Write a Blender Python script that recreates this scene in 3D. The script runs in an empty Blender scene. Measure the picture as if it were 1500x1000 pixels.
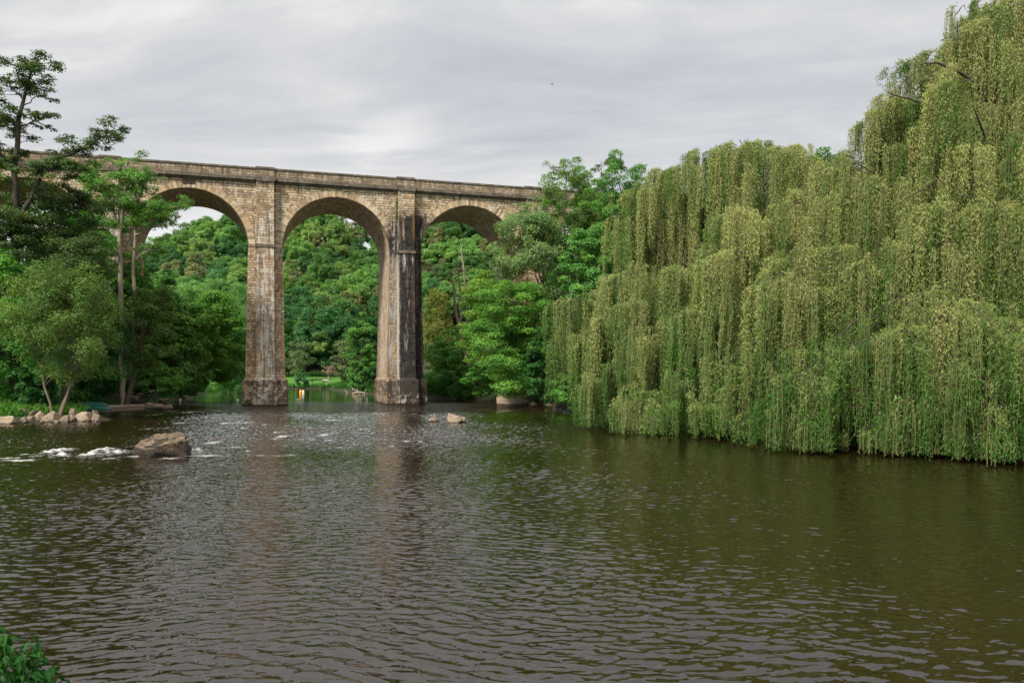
import bpy, math, random
import numpy as np
from mathutils import Vector, noise as mnoise

# ------------------------------------------------------------------ camera, world, sun
SC = bpy.context.scene
COL = SC.collection
FOC = 1150.0            # focal length in pixels of the 1500 px wide photograph
EYE = 2.85              # camera height above the water
HOR = 550.0             # horizon row
cam_d = bpy.data.cameras.new('camera')
cam_d.sensor_width = 36.0
cam_d.lens = FOC / 1500 * 36.0
cam_d.shift_y = (HOR - 500) / 1500
cam_d.clip_start = 0.1
cam_d.clip_end = 6000
cam = bpy.data.objects.new('camera', cam_d)
cam.location = (0, 0, EYE)
cam.rotation_euler = (math.radians(90), 0, 0)
COL.objects.link(cam)
SC.camera = cam

SC.view_settings.view_transform = 'Standard'
SC.view_settings.look = 'None'
SC.view_settings.exposure = 0.22
SC.view_settings.gamma = 1
SC.view_settings.use_curve_mapping = False
SC.cycles.max_bounces = 6
SC.cycles.diffuse_bounces = 2
SC.cycles.glossy_bounces = 3
SC.cycles.transmission_bounces = 3
SC.cycles.transparent_max_bounces = 8
SC.cycles.use_denoising = True
SC.cycles.sample_clamp_indirect = 4

SUN_EL, SUN_AZ = math.radians(42), math.radians(215)     # azimuth clockwise from +Y: behind left of the camera


class NT:
    """short-hand for building node trees"""
    def __init__(self, tree):
        self.t = tree
        tree.nodes.clear()

    def n(self, kind, _out=0, _set=None, **ins):
        nd = self.t.nodes.new(kind)
        for k, v in (_set or {}).items():
            setattr(nd, k, v)
        for k, v in ins.items():
            key = int(k[1:]) if k[0] == 'i' and k[1:].isdigit() else k.replace('_', ' ')
            self.put(nd.inputs[key], v)
        self.last = nd
        return nd.outputs[_out]

    def put(self, sock, v):
        if isinstance(v, bpy.types.NodeSocket):
            self.t.links.new(v, sock)
        else:
            if isinstance(v, tuple) and len(v) == 3 and sock.type == 'RGBA':
                v = v + (1.0,)
            sock.default_value = v

    def m(self, op, a, b=0.0, c=None, clamp=False):
        nd = self.t.nodes.new('ShaderNodeMath')
        nd.operation = op
        nd.use_clamp = clamp
        self.put(nd.inputs[0], a)
        self.put(nd.inputs[1], b)
        if c is not None:
            self.put(nd.inputs[2], c)
        return nd.outputs[0]

    def v(self, op, a, b=None, out=0):
        nd = self.t.nodes.new('ShaderNodeVectorMath')
        nd.operation = op
        self.put(nd.inputs[0], a)
        if b is not None:
            self.put(nd.inputs[3 if op == 'SCALE' else 1], b)
        return nd.outputs[out]

    def sm(self, x, lo, hi):
        nd = self.t.nodes.new('ShaderNodeMapRange')
        nd.interpolation_type = 'SMOOTHSTEP'
        self.put(nd.inputs[0], x)
        self.put(nd.inputs[1], lo)
        self.put(nd.inputs[2], hi)
        return nd.outputs[0]

    def win(self, x, a, b, e):
        return self.m('MULTIPLY', self.sm(x, a - e, a + e), self.m('SUBTRACT', 1.0, self.sm(x, b - e, b + e)))

    def mix(self, f, a, b, blend='MIX'):
        nd = self.t.nodes.new('ShaderNodeMix')
        nd.data_type = 'RGBA'
        nd.blend_type = blend
        self.put(nd.inputs[0], f)
        self.put(nd.inputs[6], a)
        self.put(nd.inputs[7], b)
        return nd.outputs[2]

    def ramp(self, x, stops):
        nd = self.t.nodes.new('ShaderNodeValToRGB')
        el = nd.color_ramp.elements
        while len(el) < len(stops):
            el.new(0.5)
        for e, (p, c) in zip(el, stops):
            e.position = p
            e.color = tuple(c) + (1.0,)
        self.put(nd.inputs[0], x)
        return nd.outputs[0]

    def noise(self, vec, scale=1.0, detail=3.0, rough=0.55, out=0, stretch=None, off=None):
        if stretch is not None:
            vec = self.v('MULTIPLY', vec, stretch)
        if off is not None:
            vec = self.v('ADD', vec, off)
        return self.n('ShaderNodeTexNoise', out, None, Vector=vec, Scale=scale, Detail=detail, Roughness=rough)


def build_world():
    w = bpy.data.worlds.new('World')
    SC.world = w
    w.use_nodes = True
    b = NT(w.node_tree)
    sky = b.n('ShaderNodeTexSky', 0, dict(sky_type='NISHITA', sun_disc=False, sun_elevation=SUN_EL,
                                          sun_rotation=SUN_AZ, air_density=1.5, dust_density=3.0))
    d = b.n('ShaderNodeTexCoord', 0)
    d = b.last.outputs['Generated']
    sep = b.n('ShaderNodeSeparateXYZ', 0, None, Vector=d)
    x, y, z = b.last.outputs
    zz = b.m('ADD', b.m('MAXIMUM', z, 0.0), 0.16)
    p = b.n('ShaderNodeCombineXYZ', 0, None, X=b.m('DIVIDE', x, zz), Y=b.m('DIVIDE', y, zz), Z=0.0)
    warp = b.noise(p, 0.55, 3.0, 0.5, out=1)
    p2 = b.v('ADD', p, b.v('SCALE', b.v('SUBTRACT', warp, (0.5, 0.5, 0.5)), 0.9))
    # bands of stratocumulus, drawn out along one direction
    rot = b.n('ShaderNodeMapping', 0, None, Vector=p2, Rotation=(0, 0, math.radians(24)), Scale=(0.42, 0.95, 1.0))
    n1 = b.noise(rot, 0.9, 6.0, 0.56, off=(3.3, 1.1, 0.0))
    n2 = b.noise(rot, 2.6, 6.0, 0.6, off=(7.1, 4.7, 0.0))
    n3 = b.noise(rot, 7.5, 5.0, 0.62, off=(1.9, 9.3, 0.0), stretch=(.7, 1.25, 1.0))
    f = b.m('ADD', b.m('ADD', b.m('MULTIPLY', n1, 0.58), b.m('MULTIPLY', n2, 0.27)), b.m('MULTIPLY', n3, 0.15))
    cl = b.ramp(f, [(0.405, (0.475, 0.487, 0.52)), (0.46, (0.535, 0.548, 0.578)), (0.515, (0.615, 0.62, 0.63)),
                    (0.585, (0.78, 0.775, 0.765))])
    # a thinner place in the cloud
    br = b.n('ShaderNodeVectorMath', 1, dict(operation='DISTANCE'), i0=b.v('MULTIPLY', p2, (1.0, 0.55, 1.0)), i1=(-0.42, 1.18, 0.0))
    br = b.m('MULTIPLY', b.m('SUBTRACT', 1.0, b.sm(br, 0.0, 0.26)), .75)
    cl = b.mix(b.m('MULTIPLY', br, b.sm(n2, 0.42, 0.62)), cl, (0.86, 0.85, 0.83))
    # pale horizon, overcast sky brightens overhead
    cl = b.mix(b.m('MULTIPLY', b.m('SUBTRACT', 1.0, b.sm(z, 0.10, 0.30)), 0.55), cl, (0.70, 0.715, 0.735))
    over = b.m('ADD', 1.0, b.m('MULTIPLY', b.sm(z, 0.45, 0.95), .7))
    cl = b.v('SCALE', cl, b.m('MULTIPLY', over, 1.04))
    skyc = b.v('SCALE', sky, 0.06)
    col = b.mix(0.94, skyc, cl)
    bg = b.n('ShaderNodeBackground', 0, None, Color=col, Strength=1.0)
    out = b.t.nodes.new('ShaderNodeOutputWorld')
    b.t.links.new(bg, out.inputs[0])


build_world()
sun_d = bpy.data.lights.new('sun', 'SUN')
sun_d.energy = 4.4
sun_d.angle = math.radians(14)
sun_d.color = (1.0, 0.94, 0.84)
sun = bpy.data.objects.new('sun', sun_d)
sun.rotation_euler = (math.radians(90) - SUN_EL, 0, -SUN_AZ + math.pi)
sun.location = (-40, -40, 60)
COL.objects.link(sun)


# ------------------------------------------------------------------ helpers
def at(x, y, Y):
    """photo pixel and distance -> point"""
    return Vector(((x - 750) / FOC * Y, Y, EYE - (y - HOR) / FOC * Y))


def wat(x, y):
    """photo pixel on the water -> point"""
    return at(x, y, EYE * FOC / (y - HOR))


def sstep(x, a, b):
    t = np.clip((x - a) / (b - a), 0, 1)
    return t * t * (3 - 2 * t)


RIVER = np.array([(-130, 9), (-30, 6.5), (-9, 6.2), (-4.6, 6.0), (-2.6, 5.2), (-1.2, 4.2), (10, 3.6), (25, 0), (40, -12),
                  (44, -4), (30, 6), (22, 18), (17, 25), (12.5, 35), (9.5, 45), (6.5, 59), (3.8, 71), (-3, 88), (-10.5, 97),
                  (-16, 112), (-22, 121), (-31, 140), (-37, 162), (-40, 171), (-66, 171), (-58, 150), (-47, 119),
                  (-40.5, 96), (-37, 84), (-34, 75), (-30.5, 70), (-33, 62), (-25.6, 50.8), (-24.9, 49.0), (-27.5, 47.5), (-30.2, 46.3), (-60, 44), (-130, 42)], float)


def river_d(X, Y):
    """signed distance to the shoreline, negative on the water"""
    X = np.asarray(X, float)
    Y = np.asarray(Y, float)
    best = np.full(X.shape, 1e9)
    inside = np.zeros(X.shape, bool)
    n = len(RIVER)
    for i in range(n):
        x0, y0 = RIVER[i]
        x1, y1 = RIVER[(i + 1) % n]
        ex, ey = x1 - x0, y1 - y0
        t = np.clip(((X - x0) * ex + (Y - y0) * ey) / (ex * ex + ey * ey), 0, 1)
        best = np.minimum(best, np.hypot(X - x0 - t * ex, Y - y0 - t * ey))
        if y0 != y1:
            c = ((y0 > Y) != (y1 > Y)) & (X < (x1 - x0) * (Y - y0) / (y1 - y0) + x0)
            inside ^= c
    return np.where(inside, -best, best)


def hgt(X, Y):
    X = np.asarray(X, float)
    Y = np.asarray(Y, float)
    d = river_d(X, Y)
    dp = np.maximum(d, 0)
    soft = sstep(-X, 18, 24) * sstep(Y, 40, 44) * (1 - sstep(Y, 70, 76))
    bank = 0.75 * (1 - np.exp(-dp / (1.3 + 5.2 * soft))) + 0.02 * np.minimum(dp, 60)
    bank = bank + 0.12 * (1 - .8 * soft) * (np.sin(X * 1.3 + Y * .7) * np.sin(Y * .9 - X * .4)) * np.clip(dp, 0, 1)
    back = sstep(Y, 150, 172)
    wb = sstep(X, 3, 8) * sstep(-Y, -66, -58) * sstep(Y, 8, 16)
    bank = bank + wb * np.clip(.5 * dp, 0, 2.2)
    right = sstep(Y, 48, 72) * sstep(X, -22, 0) * (1 - back)
    bank = bank + right * np.minimum(0.34 * np.maximum(dp - 1, 0), 17)
    left = sstep(Y, 46, 60) * sstep(-X, 25, 40) * (1 - back)
    bank = bank + left * np.minimum(0.10 * dp, 8)
    far = 0.35 + 0.08 * np.clip(Y - 171, 0, 27) + 0.435 * np.clip(Y - 198, 0, 122)
    ridge = 1 - 0.35 * sstep(-X, 110, 190) + 0.05 * np.sin(X * .06 + 1) + 0.03 * np.sin(X * .15)
    far = np.where(Y > 198, 2.5 + (far - 2.5) * ridge, far)
    far = far + 3.0 * sstep(X, -37, -20) * sstep(Y, 160, 200)
    out = np.where(back > 0, bank * (1 - back) + far * back, bank)
    inn = -np.minimum(1.3, np.maximum(-d, 0) * 0.45)
    return np.where(d > 0, out, inn)


def G(x, Y):
    X = (x - 750) / FOC * Y
    return Vector((X, Y, float(hgt(np.array([X]), np.array([Y]))[0])))


MATS = {}


def mesh_np(name, verts, quads, mat, tint=None, uv=None, smooth=False):
    verts = np.asarray(verts, np.float32)
    quads = np.asarray(quads, np.int32)
    k = quads.shape[1]
    me = bpy.data.meshes.new(name)
    me.vertices.add(len(verts))
    me.vertices.foreach_set('co', verts.ravel())
    me.loops.add(quads.size)
    me.loops.foreach_set('vertex_index', quads.ravel())
    me.polygons.add(len(quads))
    me.polygons.foreach_set('loop_start', np.arange(0, quads.size, k, dtype=np.int32))
    if smooth:
        me.polygons.foreach_set('use_smooth', np.ones(len(quads), bool))
    if tint is not None:
        a = me.attributes.new('tint', 'FLOAT', 'POINT')
        a.data.foreach_set('value', np.asarray(tint, np.float32))
    if uv is not None:
        u = me.uv_layers.new(name='UVMap')
        u.data.foreach_set('uv', np.asarray(uv, np.float32).ravel())
    me.materials.append(mat)
    me.update(calc_edges=True)
    me.validate()
    return me


def link(name, me, parent=None, color=None):
    o = bpy.data.objects.new(name, me)
    COL.objects.link(o)
    if parent is not None:
        o.parent = parent
    if color is not None:
        o.color = tuple(color) + (1.0,)
    return o


def tag(o, label=None, cat=None, group=None, kind=None):
    if label: o['label'] = label
    if cat: o['category'] = cat
    if group: o['group'] = group
    if kind: o['kind'] = kind
    return o


def empty(name, loc, label=None, cat=None, group=None):
    o = bpy.data.objects.new(name, None)
    o.location = loc
    COL.objects.link(o)
    return tag(o, label, cat, group)


def unit(a):
    return a / np.maximum(np.linalg.norm(a, axis=-1, keepdims=True), 1e-9)


def on_land(p, need=.7):
    """the nearest spot on dry ground"""
    if river_d(np.array([p.x]), np.array([p.y]))[0] >= need:
        return p
    r, a = np.meshgrid(np.linspace(.5, 14, 28), np.linspace(0, 6.28, 48))
    X, Y = p.x + r * np.cos(a), p.y + r * np.sin(a)
    ok = river_d(X, Y) >= need
    if not ok.any():
        return p
    i = np.argmin(np.where(ok, r, 99))
    X, Y = X.ravel()[i], Y.ravel()[i]
    return Vector((X, Y, float(hgt(np.array([X]), np.array([Y]))[0])))


class Tubes:
    """limbs and stems: tapered tubes gathered into one part"""
    def __init__(self):
        self.v, self.f, self.n = [], [], 0

    def add(self, pts, radii, seg=6):
        pts = np.asarray([tuple(p) for p in pts], float)
        radii = np.asarray(radii, float)
        if radii.ndim == 0 or len(radii) != len(pts):
            radii = np.linspace(radii[0], radii[-1], len(pts))
        tan = unit(np.gradient(pts, axis=0))
        ref = np.array([0.31, 0.95, 0.05]) if abs(tan[0][2]) > .5 else np.array([0.05, 0.1, 1.0])
        a = unit(np.cross(tan, ref))
        b = np.cross(tan, a)
        th = np.linspace(0, 2 * np.pi, seg, endpoint=False)
        ring = (a[:, None, :] * np.cos(th)[None, :, None] + b[:, None, :] * np.sin(th)[None, :, None]) * radii[:, None, None]
        V = (pts[:, None, :] + ring).reshape(-1, 3)
        m = len(pts)
        i = np.arange(m - 1)[:, None] * seg
        j = np.arange(seg)[None, :]
        jn = (j + 1) % seg
        F = np.stack([i + j, i + jn, i + seg + jn, i + seg + j], -1).reshape(-1, 4) + self.n
        self.v.append(V)
        self.f.append(F)
        self.n += len(V)

    def mesh(self, name, mat):
        return mesh_np(name, np.concatenate(self.v), np.concatenate(self.f), mat, smooth=True)


def bend(p0, p1, rng, k=6, sag=0.0, wob=0.08):
    """a slightly crooked line from p0 to p1"""
    p0, p1 = np.asarray(tuple(p0), float), np.asarray(tuple(p1), float)
    t = np.linspace(0, 1, k)[:, None]
    L = np.linalg.norm(p1 - p0)
    p = p0 + (p1 - p0) * t
    w = rng.normal(0, wob * L * .5, (k, 3))
    w[0] = 0
    w[-1] = 0
    p = p + w * np.sin(t * np.pi)
    p[:, 2] += sag * L * np.sin(t[:, 0] * np.pi)
    return p


def leaves(rng, pos, nrm, ln, wd, droop=0.3, along=None):
    """rhombic leaves at pos, facing nrm -> verts (4N,3) and quads"""
    n = len(pos)
    r = rng.normal(size=(n, 3)) if along is None else along + rng.normal(0, .35, (n, 3))
    d = unit(r - nrm * np.sum(r * nrm, 1, keepdims=True))
    d[:, 2] -= droop
    d = unit(d)
    s = unit(np.cross(nrm, d))
    L = (ln * rng.uniform(.65, 1.3, n))[:, None]
    W = (wd * rng.uniform(.7, 1.25, n))[:, None]
    v = np.stack([pos - d * L * .5, pos + s * W * .5 - d * L * .05, pos + d * L * .5, pos - s * W * .5 - d * L * .05], 1)
    return v.reshape(-1, 3), np.arange(4 * n).reshape(-1, 4)


def crown_leaves(rng, cen, rad, n, ln, wd, flat=.65, up=.6, mid=None, droop=.25, tint_var=.28, fill=.55):
    """leaf positions round a set of clumps"""
    cen = np.asarray(cen, float)
    rad = np.asarray(rad, float)
    p = rad ** 2
    idx = rng.choice(len(cen), n, p=p / p.sum())
    ct = rng.normal(0.5, tint_var * .6, len(cen))
    if mid is None:
        mid = cen.mean(0)
    outw = unit(cen - mid)[idx]
    d = unit(rng.normal(size=(n, 3)) + outw * .45 + np.array([0, 0, .3]))
    rr = rad[idx] * rng.uniform(fill, 1.08, n)
    pos = cen[idx] + d * rr[:, None] * np.array([1, 1, flat])
    nrm = unit(d * .5 + outw * .25 + np.array([0, 0, up]) + rng.normal(0, .38, (n, 3)))
    v, q = leaves(rng, pos, nrm, ln, wd, droop)
    tint = np.clip(ct[idx] + rng.normal(0, tint_var * .45, n), 0, 1)
    return v, q, np.repeat(tint, 4)


def egg_clumps(rng, n, rx, ry, rz, cr, inner=.25, rough=.22, lo=-1.0):
    """clump centres spread through an uneven egg"""
    k = rng.normal(size=(5, 3)) * 1.6
    ph = rng.uniform(0, 6, 5)
    d = unit(rng.normal(size=(n * 3, 3)))
    d = d[d[:, 2] > lo][:n]
    n = len(d)
    bump = 1 + rough * np.sin(d @ k.T + ph).sum(1) / 2.2
    f = np.where(rng.random(n) < inner, rng.uniform(.2, .7, n), rng.uniform(.72, .98, n))
    c = d * (f * bump)[:, None] * np.array([rx - cr * .6, ry - cr * .6, rz - cr * .5])
    r = cr * rng.uniform(.65, 1.35, n)
    return c, r


# ------------------------------------------------------------------ materials
def new_mat(name):
    m = bpy.data.materials.new(name)
    m.use_nodes = True
    MATS[name] = m
    return m, NT(m.node_tree)


def finish(b, shader):
    o = b.t.nodes.new('ShaderNodeOutputMaterial')
    b.t.links.new(shader, o.inputs[0])


def mat_foliage(name, warm, transl=.38, spread=.55, rough=.55, cool=(.8, .95, .9), gain=1.6):
    m, b = new_mat(name)
    b.n('ShaderNodeObjectInfo')
    oc, rnd = b.last.outputs['Color'], b.last.outputs['Random']
    t = b.n('ShaderNodeAttribute', 2, dict(attribute_name='tint'))
    k = b.m('ADD', 1 - spread * .5, b.m('MULTIPLY', t, spread))
    k = b.m('MULTIPLY', k, b.m('ADD', .9, b.m('MULTIPLY', rnd, .2)))
    c = b.v('SCALE', oc, b.m('MULTIPLY', k, gain))
    c = b.mix(b.m('SUBTRACT', 1.0, b.sm(t, .1, .55)), c, b.v('MULTIPLY', c, cool))
    c = b.mix(b.m('MULTIPLY', b.sm(t, .55, 1.0), .6), c, b.v('MULTIPLY', c, warm))
    p = b.n('ShaderNodeBsdfPrincipled', 0, None, Base_Color=c, Roughness=rough)
    b.last.inputs['Specular IOR Level'].default_value = .25
    tr = b.n('ShaderNodeBsdfTranslucent', 0, None, Color=b.v('MULTIPLY', c, (1.15, 1.15, .7)))
    finish(b, b.n('ShaderNodeMixShader', 0, None, i0=transl, i1=p, i2=tr))
    return m


FOL = mat_foliage('broadleaf', (1.35, 1.12, .8))
WIL = mat_foliage('willow_leaf', (1.5, 1.02, 1.4), transl=.16, spread=.9, cool=(.42, .95, .38), gain=1.5)


def mat_bark():
    m, b = new_mat('bark')
    b.n('ShaderNodeObjectInfo')
    oc = b.last.outputs['Color']
    g = b.n('ShaderNodeTexCoord')
    g = b.last.outputs['Object']
    a = b.noise(g, 3.0, 5, .65, stretch=(2.5, 2.5, .6))
    c = b.v('SCALE', oc, b.m('ADD', .45, b.m('MULTIPLY', a, 1.1)))
    nz = b.noise(g, 1.1, 3, .6)
    c = b.mix(b.m('MULTIPLY', b.sm(nz, .52, .7), .4), c, (.05, .065, .03))
    bp = b.n('ShaderNodeBump', 0, None, Strength=.6, Distance=.05, Height=a)
    finish(b, b.n('ShaderNodeBsdfPrincipled', 0, None, Base_Color=c, Roughness=.9, Normal=bp))
    return m


BARK = mat_bark()


def mat_masonry():
    """coursed granite; stains follow the viaduct's own coordinates: x along it, y through it, z up"""
    m, b = new_mat('coursed_stone')
    g = b.n('ShaderNodeTexCoord')
    g, uv = b.last.outputs['Object'], b.last.outputs['UV']
    b.n('ShaderNodeSeparateXYZ', 0, None, Vector=g)
    s, y, z = b.last.outputs
    jit = b.v('SCALE', b.v('SUBTRACT', b.noise(g, 2.2, 2, .5, out=1), (.5, .5, .5)), .06)
    uvj = b.v('ADD', uv, jit)
    bk = b.n('ShaderNodeTexBrick', 0, dict(offset=.5, squash=.8, squash_frequency=3), Vector=uvj,
             Color1=(0, 0, 0), Color2=(1, 1, 1), Mortar=(.5, .5, .5), Scale=1.0, Mortar_Size=.034, Mortar_Smooth=.25,
             Bias=0.0, Brick_Width=.50, Row_Height=.25)
    rnd, mort = b.last.outputs[0], b.last.outputs[1]
    fine = b.noise(g, 9.0, 5, .7)
    big = b.noise(g, .42, 4, .6)
    rnd2 = b.m('ADD', b.m('MULTIPLY', rnd, .75), b.m('MULTIPLY', fine, .3))
    stone = b.ramp(rnd2, [(.05, (.22, .155, .095)), (.28, (.40, .30, .195)), (.5, (.53, .415, .285)), (.75, (.62, .505, .365)),
                          (.98, (.60, .53, .44))])
    stone = b.mix(b.m('MULTIPLY', b.sm(big, .46, .68), .5), stone, b.v('MULTIPLY', stone, (1.0, .74, .48)))
    med = b.noise(g, 1.5, 5, .65)
    stone = b.mix(b.m('MULTIPLY', b.sm(med, .46, .66), .55), stone, (.15, .115, .08))
    stone = b.mix(b.m('MULTIPLY', mort, .78), stone, b.mix(b.sm(med, .33, .5), (.52, .43, .32), (.10, .072, .05)))
    # iron staining low on the piers, darker brown tone over the whole parapet
    rust = b.m('MULTIPLY', b.m('SUBTRACT', 1.0, b.sm(z, 13.0, 17.0)), b.sm(b.noise(g, .8, 4, .65, stretch=(1, 1, .35), off=(3, 3, 3)), .42, .6))
    stone = b.mix(b.m('MULTIPLY', rust, .55), stone, b.v('MULTIPLY', stone, (.92, .62, .34)))
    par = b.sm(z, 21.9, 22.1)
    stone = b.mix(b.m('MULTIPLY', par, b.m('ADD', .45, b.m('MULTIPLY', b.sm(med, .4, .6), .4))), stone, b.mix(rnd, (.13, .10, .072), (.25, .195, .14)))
    front = b.m('SUBTRACT', 1.0, b.sm(y, .25, .9))
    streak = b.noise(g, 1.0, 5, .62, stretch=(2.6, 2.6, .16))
    streak2 = b.noise(g, 1.0, 5, .7, stretch=(5.0, 5.0, .3), off=(9.1, 3.3, 2.0))
    # grime running down from the cornice
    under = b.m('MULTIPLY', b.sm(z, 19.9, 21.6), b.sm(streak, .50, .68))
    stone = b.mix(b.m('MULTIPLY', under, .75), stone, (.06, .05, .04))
    # black growth down the middle pier and the wall beside it
    zt = b.m('ADD', z, b.m('MULTIPLY', b.m('SUBTRACT', med, .5), 4.5))
    wd = b.win(s, 12.02, 15.1, .22)
    wd_hi = b.m('MULTIPLY', b.win(s, 11.0, 16.4, .8), b.win(zt, 15.2, 19.0, .9))
    blk = b.m('MULTIPLY', b.m('MAXIMUM', wd, b.m('MULTIPLY', wd_hi, b.sm(streak, .40, .55))),
              b.m('SUBTRACT', 1.0, b.sm(zt, 18.6, 19.8)))
    grey = b.m('MULTIPLY', b.win(s, 10.9, 12.05, .15), b.m('SUBTRACT', 1.0, b.sm(zt, 16.0, 18.5)))
    blk = b.m('MULTIPLY', b.m('ADD', blk, b.m('MULTIPLY', grey, b.sm(streak2, .36, .6))), front, clamp=True)
    blk = b.m('MULTIPLY', blk, b.m('ADD', .86, b.m('MULTIPLY', b.sm(streak, .35, .55), .3)), clamp=True)
    stone = b.mix(b.m('MULTIPLY', blk, .975), stone, b.mix(rnd, (.008, .0075, .008), (.036, .033, .033)))
    # grey weathering of the other piers' buttresses
    pw = b.m('ADD', b.win(s, -1.75, .07, .08), b.win(s, -15.4, -13.6, .08))
    pg = b.m('MULTIPLY', b.m('MULTIPLY', pw, front), b.m('MULTIPLY', b.m('SUBTRACT', 1.0, b.sm(z, 17.5, 19.5)), b.sm(streak, .36, .6)))
    stone = b.mix(b.m('MULTIPLY', pg, .72), stone, b.mix(rnd, (.10, .085, .075), (.19, .17, .15)))
    # lime streaks
    pz = b.m('MULTIPLY', b.m('MAXIMUM', pw, b.m('MULTIPLY', b.win(s, 11.4, 12.1, .1), .55)), b.m('SUBTRACT', 1.0, b.sm(z, 18.2, 19.2)))
    lim = b.m('MULTIPLY', b.sm(b.m('ADD', streak2, b.m('MULTIPLY', b.m('SUBTRACT', med, .5), .7)), .50, .60), b.m('MULTIPLY', pz, front))
    lim = b.m('MULTIPLY', lim, b.m('ADD', .55, b.m('MULTIPLY', rnd, .9)), clamp=True)
    lim2 = b.m('MULTIPLY', b.sm(b.noise(g, 1.0, 4, .6, stretch=(1.6, 1.6, .22), off=(1.5, 8.0, 4.0)), .60, .68), .5)
    lim3 = b.m('MULTIPLY', b.sm(streak2, .54, .66), b.m('MULTIPLY', b.win(s, 12.1, 13.6, .2), b.m('MULTIPLY', front, b.win(zt, 13.2, 15.2, .5))))
    lim4 = b.m('MULTIPLY', b.m('MULTIPLY', b.win(s, 10.7, 11.95, .15), b.win(z, 2.9, 15.0, 1.0)), b.m('MULTIPLY', b.sm(streak2, .47, .58), .75))
    lim = b.m('MAXIMUM', b.m('MAXIMUM', lim, lim4), b.m('MAXIMUM', lim2, lim3))
    stone = b.mix(b.m('MULTIPLY', lim, .8), stone, (.62, .57, .50))
    # arris of the buttress, pale
    ed = b.m('MULTIPLY', b.win(s, 11.93, 12.03, .02), b.m('MULTIPLY', front, b.m('SUBTRACT', 1.0, b.sm(z, 13, 18))))
    stone = b.mix(b.m('MULTIPLY', ed, .8), stone, (.55, .49, .42))
    # rust coloured lichen
    ru = b.m('MULTIPLY', b.win(s, 12.0, 15.2, .4), b.m('MULTIPLY', b.win(zt, 16.6, 19.3, .5), b.sm(streak2, .55, .62)))
    stone = b.mix(b.m('MULTIPLY', b.m('MULTIPLY', ru, front), .7), stone, (.30, .15, .035))
    # wet and mossy plinths
    pl = b.m('SUBTRACT', 1.0, b.sm(z, 2.35, 2.6))
    blot = b.noise(g, 1.6, 5, .7, off=(4.0, 0, 0))
    stone = b.mix(b.m('MULTIPLY', pl, b.m('MULTIPLY', b.sm(blot, .40, .55), .85)), stone, (.055, .042, .032))
    wl = b.m('MULTIPLY', b.m('SUBTRACT', 1.0, b.sm(z, .5, 1.3)), b.sm(b.noise(g, 2.6, 4, .7, off=(0, 5, 0)), .50, .60))
    stone = b.mix(b.m('MULTIPLY', wl, .6), stone, (.55, .47, .37))
    tip = b.m('SUBTRACT', 1.0, b.sm(z, .04, .16))
    stone = b.mix(b.m('MULTIPLY', tip, .9), stone, (.03, .022, .016))
    hgt_ = b.m('ADD', b.m('MULTIPLY', mort, -.6), b.m('ADD', b.m('MULTIPLY', rnd, .35), b.m('MULTIPLY', fine, .5)))
    bp = b.n('ShaderNodeBump', 0, None, Strength=.9, Distance=.06, Height=hgt_)
    p = b.n('ShaderNodeBsdfPrincipled', 0, None, Base_Color=stone, Roughness=.88, Normal=bp)
    b.last.inputs['Specular IOR Level'].default_value = .25
    finish(b, p)
    return m


def mat_trim():
    m, b = new_mat('weathered_trim_stone')
    g = b.n('ShaderNodeTexCoord')
    g = b.last.outputs['Object']
    b.n('ShaderNodeSeparateXYZ', 0, None, Vector=g)
    s, y, z = b.last.outputs
    a = b.noise(g, 1.3, 6, .7)
    f = b.noise(g, 7.0, 4, .7, stretch=(1, 1, .5))
    c = b.ramp(a, [(.3, (.055, .045, .038)), (.5, (.14, .115, .09)), (.68, (.30, .235, .165))])
    c = b.mix(b.m('MULTIPLY', b.sm(f, .45, .65), .6), c, (.05, .042, .036))
    # joints between the blocks
    j = b.m('PINGPONG', s, .6)
    c = b.mix(b.m('MULTIPLY', b.m('SUBTRACT', 1.0, b.sm(j, .008, .03)), .7), c, (.035, .03, .025))
    bp = b.n('ShaderNodeBump', 0, None, Strength=.6, Distance=.04, Height=f)
    finish(b, b.n('ShaderNodeBsdfPrincipled', 0, None, Base_Color=c, Roughness=.92, Normal=bp))
    return m


STONE = mat_masonry()
TRIM = mat_trim()


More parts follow.
